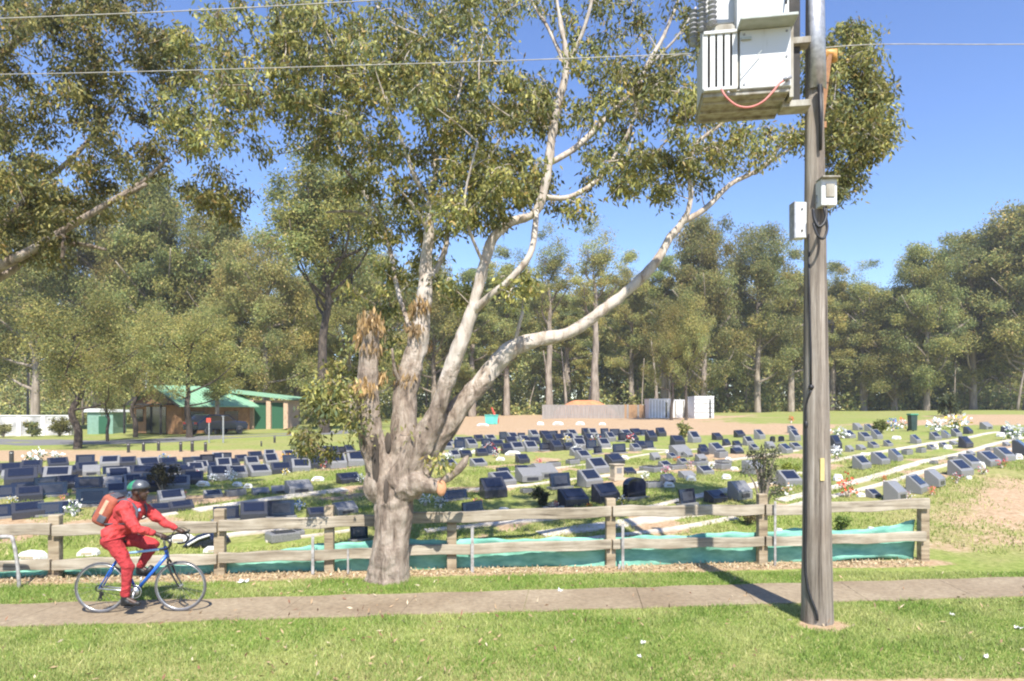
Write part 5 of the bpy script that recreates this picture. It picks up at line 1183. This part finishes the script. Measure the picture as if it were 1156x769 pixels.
# paling fence and white site containers
yf = 66.0; X = lambda px, Y=yf: (px-CX)/F*Y
pf = thing('paling_fence', 'weathered grey timber paling fence in front of the far wood', 'fence', (X(612), yf, gz(X(670), yf)))
wd = X(736)-X(612); zt = H-(457-HY)/F*yf-pf.location.z; npal = 52
b1, b2 = MB(), MB()
for i in range(npal):
    t = i/npal; x = t*wd; hh = zt*(.93+.02*t)+rng.uniform(-.05, .05)+(.06 if t > .72 else 0)
    bb_ = b2 if (.74 < t < .98 and i % 5 != 0) else b1
    bb_.box((x+wd/npal/2, rng.uniform(-.012, .012), hh/2-.1), (wd/npal*.93, .03, hh+.2))
b1.build('grey_palings', M['paling'], pf); b2.build('brown_palings', M['paling2'], pf)
b = MB()
for z in (.4, 1.3): b.box((wd/2, .05, z), (wd, .05, .1))
b.build('fence_rail', M['paling'], pf)
def container(px0, px1, top, Y, label, name='site_container', ribs=5, horiz=False):
    x0, x1 = X(px0, Y), X(px1, Y); z = gz((x0+x1)/2, Y)-.05; h = H-(top-HY)/F*Y-z; w = x1-x0
    o = thing(name, label, 'container', (x0, Y, z)); b = MB(); b.box((w/2, 1.2, h/2), (w, 2.4, h)); b.build('body', M['container'], o, bevel=.03)
    b = MB()
    for k in range(ribs):
        if horiz: b.box((w/2, -.02, h*(k+.5)/ribs), (w*.96, .05, h/ribs*.12))
        else: b.box((w*(k+.5)/ribs, -.02, h*.5), (w/ribs*.18, .05, h*.94))
    b.build('ribs', M['trafo_dirty'], o)
    b = MB(); b.box((w/2, 1.2, h+.03), (w+.06, 2.46, .07)); b.build('roof', M['container'], o)
    b = MB(); b.box((w*.8, -.035, h*.45), (w*.09, .03, h*.8)); b.build('door_gap', M['darkglass'], o); return o
container(733, 757, 451, 64, 'grey-white ribbed panel shed at the right end of the paling fence', 'panel_shed', 7)
container(758, 785, 452, 66, 'white container with a dark upright gap behind two small trees', ribs=3)
container(784, 806, 448, 63, 'white container with horizontal lines, rightmost of the white boxes', ribs=5, horiz=True)
sp_ = at(662, 470); so_ = thing('soil_heap', 'orange soil heap showing above the paling fence', 'soil heap', (X(660, 72), 72, gz(X(660, 72), 72)))
b = MB(); vs, fs = [], []
for i in range(25):
    for k in range(9):
        u = i/24*2-1; v = k/8*2-1; hh = max(0, 1-u*u)**.6*max(0, 1-v*v)*(1.95+.10*math.sin(i*.9)+.06*math.sin(k*2+i))
        vs.append((u*3.6, v*2.5, hh-.1))
for i in range(24):
    for k in range(8): q_ = i*9+k; fs.append((q_, q_+1, q_+10, q_+9))
b.add(vs, fs); b.build('heap', M['orangesoil'], so_, smooth=True)
p = at(555, 479); tbn = thing('skip_bin', 'small teal skip bin standing on the far bare ground', 'bin', p); s = p.y/F
b = MB(); b.prism([(-6.5*s, 0), (6.5*s, 0), (7.5*s, 10*s), (-7.5*s, 10*s)], 'y', -.5, .5); b.build('body', M['tealbin'], tbn, bevel=.02)
b = MB(); b.box((0, 0, 10.3*s), (15.4*s, 1.1, .06)); b.build('rim', M['tealbin'], tbn); 
for k_ in (-4, 4): b = MB(); b.box((k_*s, -.52, 5*s), (.06, .06, 8*s)); b.build('rib', M['tealbin'], tbn)
rm = thing('machine_arm', 'red jib of a small machine sticking up behind the teal skip bin', 'machine', p+Vector((0, 2.2, 0)))
b = MB(); b.tube([(2*s, 0, -.1), (3*s, 0, 9*s), (-1*s, 0, 19*s)], [.12, .11, .06], 8); b.build('arm', M['redpaint'], rm); b = MB(); b.box((3*s, .3, 4*s), (9*s, .8, 6*s)); b.build('engine_cover', M['redpaint'], rm, bevel=.05)
p = at(1030, 487); wb = thing('wheelie_bin', 'dark green wheelie bin standing among the far headstones', 'bin', p); s = p.y/F
b = MB(); b.box((0, 0, 9.5*s), (7.4*s, 8*s, 17*s), taper=1.0); b.v = [Vector((v.x*(.82+.18*min(1, max(0, v.z/(18*s)))), v.y, v.z)) for v in b.v]; b.build('bin_body', M['binbody'], wb, bevel=.03)
b = MB(); b.box((0, -.01, 19*s), (9*s, 9*s, 2*s)); b.build('lid', M['binlid'], wb, bevel=.03)
for sg in (-1, 1): b = MB(); b.torus((sg*3.2*s, 3.5*s, 1.6*s), 1.1*s, .5*s, 'x', 16, 6); b.build('wheel', M['rubber'], wb)

# ------------------------------------------------------------------ flowers, vases, small white stones
def flower(px, py, w, h, cols, label, seed, leafc=(.1, .16, .04)):
    p = at(px, py); s = p.y/F; g = np.random.default_rng(seed); o = thing('flower_bunch', label, 'flowers', p)
    b = MB(); b.tube([(0, 0, -.02), (0, 0, h*s*.35)], [w*s*.14, w*s*.2], 10); b.build('vase', M['white'] if seed % 2 else M['beige'], o, smooth=True)
    n = 60; P = g.normal(0, 1, (n, 3))*np.array([w*s*.26, w*s*.22, h*s*.18])+np.array([0, 0, h*s*.7]); put('petals', leaf_mesh('petals', P, w*s*.22, w*s*.18, pick(cols, [1]*len(cols), n, g), 0, seed), M['petal'], o)
    P = g.normal(0, 1, (40, 3))*np.array([w*s*.25, w*s*.2, h*s*.15])+np.array([0, 0, h*s*.5]); put('leaves', leaf_mesh('leaves', P, w*s*.3, w*s*.1, pick([leafc], [1], 40, g), .2, seed+1), M['leaf'], o)
RED, WHT, YEL, PNK, BLU = (.7, .03, .04), (.8, .8, .78), (.7, .5, .05), (.75, .2, .3), (.05, .25, .7)
for i, (px, py, w, h, c, lab) in enumerate(((957, 562, 15, 22, [RED, (.75, .1, .12)], 'red flowers in a pot just right of the utility pole'), (998, 545, 5, 8, [RED], 'single red flower beside the concrete strip right of the pole'),
    (1008, 487, 10, 14, [BLU, WHT], 'blue and white flowers left of the wheelie bin'), (1058, 488, 16, 14, [WHT], 'white flowers behind the row right of the wheelie bin'), (1080, 485, 18, 14, [WHT, WHT, YEL], 'white flowers with a yellow touch right of the wheelie bin'),
    (1146, 497, 20, 16, [WHT], 'large white flower heap at the right edge'), (948, 495, 14, 10, [WHT], 'white flowers close right of the utility pole'), (1018, 484, 10, 10, [WHT, RED], 'white and red flowers left beside the wheelie bin'),
    (945, 520, 10, 14, [WHT], 'white flowers against the dark stone right of the pole'), (497, 574, 12, 14, [WHT], 'white flower vase right of the gum trunk'), (480, 571, 11, 11, [WHT], 'white flowers close beside the gum trunk'), (539, 572, 9, 8, [PNK, YEL], 'pink and yellow flowers behind the fence right of the gum'),
    (507, 521, 10, 8, [WHT], 'white flowers in the far row behind the gum stub'), (608, 526, 6, 8, [RED, PNK], 'tiny red flowers mid picture left of the pedestal'), (764, 522, 6, 6, [RED], 'tiny red flowers on the low strips'), (323, 519, 7, 6, [YEL, (.7, .3, .05)], 'orange flowers in the far band left of the gum'),
    (359, 521, 7, 6, [(.7, .3, .05)], 'orange flower spot nearer the gum in the far band'), (83, 583, 14, 15, [WHT, (.3, .35, .15)], 'white and green flowers beside the cyclist backpack'), (42, 522, 18, 12, [WHT], 'white flower pile left of the small dark tree'), (64, 519, 10, 8, [WHT], 'small white flowers right of the white pile at the left'),
    (186, 521, 8, 8, [BLU, WHT, (.1, .4, .2)], 'blue and green flowers behind the cyclist'), (338, 576, 9, 9, [WHT, BLU], 'pale blue flowers on the long dark row'), (240, 545, 9, 9, [WHT], 'white flowers, first on the green strip left of the gum'), (261, 543, 9, 11, [WHT], 'white flowers, second on the green strip left of the gum'), (407, 546, 8, 9, [WHT], 'white flowers at the left side of the gum trunk'),
    (888, 560, 10, 10, [(.7, .35, .2), WHT], 'peach flowers beside the stone left of the utility pole'), (1020, 612, 18, 14, [RED, WHT, (.6, .2, .1)], 'red and white flowers and rubble behind the right end of the fence'), (893, 478, 5, 8, [RED], 'red flowers on the far grass left of the pole'), (694, 520, 6, 6, [WHT], 'white flowers behind the beige pedestal'), (625, 500, 6, 6, [WHT], 'white flowers in the far band, left patch'), (656, 506, 6, 6, [WHT], 'white flowers in the far band, middle patch'), (693, 508, 6, 6, [WHT], 'white flowers in the far band, right patch'))):
    flower(px, py, w, h, c, lab, 200+i*3)
mk = None
marks = [(229, 549, 14, 6), (268, 549, 11, 5), (280, 551, 10, 5), (359, 543, 14, 5), (345, 553, 9, 4), (536, 512, 8, 4), (579, 514, 18, 5), (565, 520, 10, 4), (569, 578, 14, 5), (755, 550, 12, 6), (780, 543, 11, 6), (829, 531, 9, 4), (820, 541, 10, 6), (822, 520, 7, 4), (705, 519, 10, 5), (755, 512, 8, 4), (739, 519, 8, 8), (946, 543, 10, 8), (1040, 510, 10, 5), (1056, 507, 6, 6), (1070, 507, 9, 5), (972, 561, 9, 5), (1107, 529, 9, 8), (1150, 519, 8, 7), (1094, 541, 6, 4), (1130, 493, 10, 5), (976, 515, 10, 4), (985, 505, 8, 4), (1012, 496, 10, 4), (100, 627, 22, 8), (205, 612, 26, 9), (36, 632, 30, 10), (240, 623, 20, 6), (565, 472, 0, 0), (510, 482, 12, 3), (545, 481, 14, 3), (610, 480, 8, 4), (630, 480, 12, 4), (655, 480, 10, 4), (680, 480, 8, 3), (880, 606, 8, 10), (1003, 606, 18, 12), (985, 605, 14, 10)]
marks = [m for m in marks if m[2]]
gm = 'small white stones lying on the cemetery grass'
nb = []
for px, py, w, h in marks:
    p = at(px, py); s = p.y/F
    if mk is None:
        mk = thing('marker_stone', 'x', 'marker stone', p, 0, gm); b = MB(); b.prism([(-.5, 0), (.5, 0), (.46, .5), (.3, .9), (-.25, 1.0), (-.47, .45)], 'y', -.3, .3); b.build('slab', M['white'], mk, bevel=.05); b = MB(); b.box((0, -.31, .4), (.5, .03, .3)); b.build('plate', M['beige'], mk); o = mk
    else: o = dup(mk, p)
    o.location = p; o.rotation_euler = (0, 0, R(rng.uniform(-20, 30))); o.scale = (w*s, w*s*.8, h*s)
    nb.append((px, py, o))
BANDS = [('by the far bare ground', lambda x, y: y < 500 and x < 800), ('between the shaded rails at the left', lambda x, y: x < 300 and y > 600), ('on the green strip left of the gum', lambda x, y: x < 420), ('behind the fence right of the pole', lambda x, y: y > 595), ('along the strips right of the pole', lambda x, y: x > 930), ('on the grass mid picture', lambda x, y: True)]
from collections import defaultdict
bk = defaultdict(list)
for px, py, o in nb:
    for ph, f in BANDS:
        if f(px, py): bk[ph].append((px, o)); break
for ph, l in bk.items():
    for i, (px, o) in enumerate(sorted(l, key=lambda t: t[0])): o['label'] = f'small white marker stone, {ORD[i]} from the left {ph}'

# small vases of flowers left in front of some rows
def vases(phrase, pts, seed, cols):
    for i, (px, py) in enumerate(sorted(pts)):
        flower(px, py, rng.uniform(6, 9), rng.uniform(7, 11), [cols[(i+k) % len(cols)] for k in (0, 1)], f'flower vase, {ORD[i]} from the left {phrase}', seed+i*2)
vases('in front of the row beside bare orange soil', [(1027, 567), (1052, 560), (1080, 546), (1110, 536), (1131, 529)], 700, [WHT, PNK, RED])
vases('in front of the stones behind the middle post', [(628, 577), (665, 577), (702, 571)], 720, [WHT, RED, YEL])
vases('along the low strips right of the pedestal', [(728, 541), (752, 536), (779, 530), (803, 531)], 740, [WHT, WHT, PNK])
vases('among the slabs at the left edge', [(14, 570), (70, 567), (112, 566), (146, 566), (148, 550), (205, 562)], 760, [WHT, YEL, PNK, WHT])
vases('in the packed rows left of the gum', [(225, 541), (248, 535), (300, 532), (322, 537), (365, 531), (385, 527)], 780, [WHT, RED, WHT, YEL])
vases('in the packed rows right of the gum', [(520, 514), (552, 509), (590, 506), (640, 503), (672, 501), (712, 500), (560, 517), (650, 511)], 800, [WHT, WHT, RED, WHT, YEL])
# crumpled litter on the verge
for px, py, w, lab, sd in ((632, 668, 9, 'crumpled white paper lying on the footpath edge', 1), (675, 656, 22, 'x', 0), (275, 658, 16, 'crumpled white plastic lying at the foot of the left fence', 3), (726, 728, 7, 'white scrap of litter on the near grass, upper of two', 4), (722, 743, 7, 'white scrap of litter on the near grass, lower of two', 5), (1075, 696, 6, 'white scrap of litter on the grass right of the pole', 6), (1113, 744, 7, 'white scrap of litter on the grass at the bottom right', 7), (1150, 711, 10, 'pale scrap of litter on the grass at the right edge', 8)):
    if sd == 0: continue
    p = at(px, py); s = p.y/F*.7; g = np.random.default_rng(sd); b = MB(); vs, fs = [], []
    for i in range(6):
        for k in range(5): vs.append(((i/5-.5)*w*s, (k/4-.5)*w*s*.8, .012+abs(g.normal(0, .018))))
    for i in range(5):
        for k in range(4): q_ = i*5+k; fs.append((q_, q_+5, q_+6, q_+1))
    b.add(vs, fs); o = b.build('litter_scrap', M['white'], None, org=None); o.location = p; o.rotation_euler = (0, 0, sd); tag(o, lab, 'litter'); sd_ = o.modifiers.new('Solid', 'SOLIDIFY'); sd_.thickness = .003
# tarpaulin heap by the left fence post
p = at(232, 616); o = thing('tarpaulin', 'dark navy tarpaulin bundle behind the fence in front of the cyclist', 'tarpaulin', p); s = p.y/F; b = MB(); b.prism([(-22*s, 0), (24*s, 0), (20*s, 7*s), (10*s, 18*s), (-4*s, 14*s), (-16*s, 6*s)], 'y', -.25, .3); b.build('cover', M['navy'], o, bevel=.05)
b = MB(); b.tube([(-12*s, -.28, 4*s), (0, -.28, 11*s), (12*s, -.28, 15*s)], .02, 6); b.build('rope', M['white'], o)
# ------------------------------------------------------------------ sun, sky, camera
EL = R(52); az = Vector((-.19, 1, 0)).normalized()
d = Vector((az.x*math.cos(EL), az.y*math.cos(EL), -math.sin(EL)))
sl = bpy.data.lights.new('sun', 'SUN'); sl.energy = 4.6; sl.angle = R(.5); sl.color = (1, .95, .87)
so = link(bpy.data.objects.new('sun', sl)); so.rotation_euler = d.to_track_quat('-Z', 'Y').to_euler(); so.location = (0, -20, 40)
w = bpy.data.worlds.new('World'); S.world = w; w.use_nodes = True; nt = w.node_tree
sk = nt.nodes.new('ShaderNodeTexSky'); sk.sky_type = 'NISHITA'; sk.sun_disc = False; sk.sun_elevation = EL; sk.sun_rotation = math.atan2(-d.x, -d.y)
sk.air_density = 1.0; sk.dust_density = .1; sk.ozone_density = 5.0
hv = nt.nodes.new('ShaderNodeHueSaturation'); hv.inputs['Saturation'].default_value = 1.06; hv.inputs['Hue'].default_value = .51; nt.links.new(sk.outputs[0], hv.inputs['Color']); nt.links.new(hv.outputs[0], nt.nodes['Background'].inputs[0]); nt.nodes['Background'].inputs[1].default_value = .125
cam = bpy.data.cameras.new('camera'); cam.sensor_width = 36; cam.lens = F/1156*36; cam.shift_y = (HY-384.5)/1156; cam.clip_start = .1; cam.clip_end = 3000
co_ = link(bpy.data.objects.new('camera', cam)); co_.location = (0, 0, H); co_.rotation_euler = (R(90), 0, 0); S.camera = co_
hb = MB(); hb.box((0, 60, 17), (420, 260, 36)); hz = hb.build('haze', [])  # haze volume added to lighten the far trees and their dark gaps
hm = bpy.data.materials.new('added_haze_air'); hm.use_nodes = True; ht = hm.node_tree; ht.nodes.remove(ht.nodes['Principled BSDF'])
pv = ht.nodes.new('ShaderNodeVolumePrincipled'); pv.inputs['Color'].default_value = (.97, .97, 1, 1); pv.inputs['Density'].default_value = .0006; pv.inputs['Anisotropy'].default_value = .2
ht.links.new(pv.outputs[0], ht.nodes['Material Output'].inputs['Volume']); hz.data.materials.append(hm)
tag(hz, 'thin added air haze lightening the far wood beyond the cemetery', 'haze', kind='stuff')
S.render.resolution_x, S.render.resolution_y = 1024, 681
S.view_settings.view_transform = 'Standard'; S.view_settings.look = 'None'; S.view_settings.exposure = 1.0; S.view_settings.gamma = 1
S.cycles.filter_width = 2.1
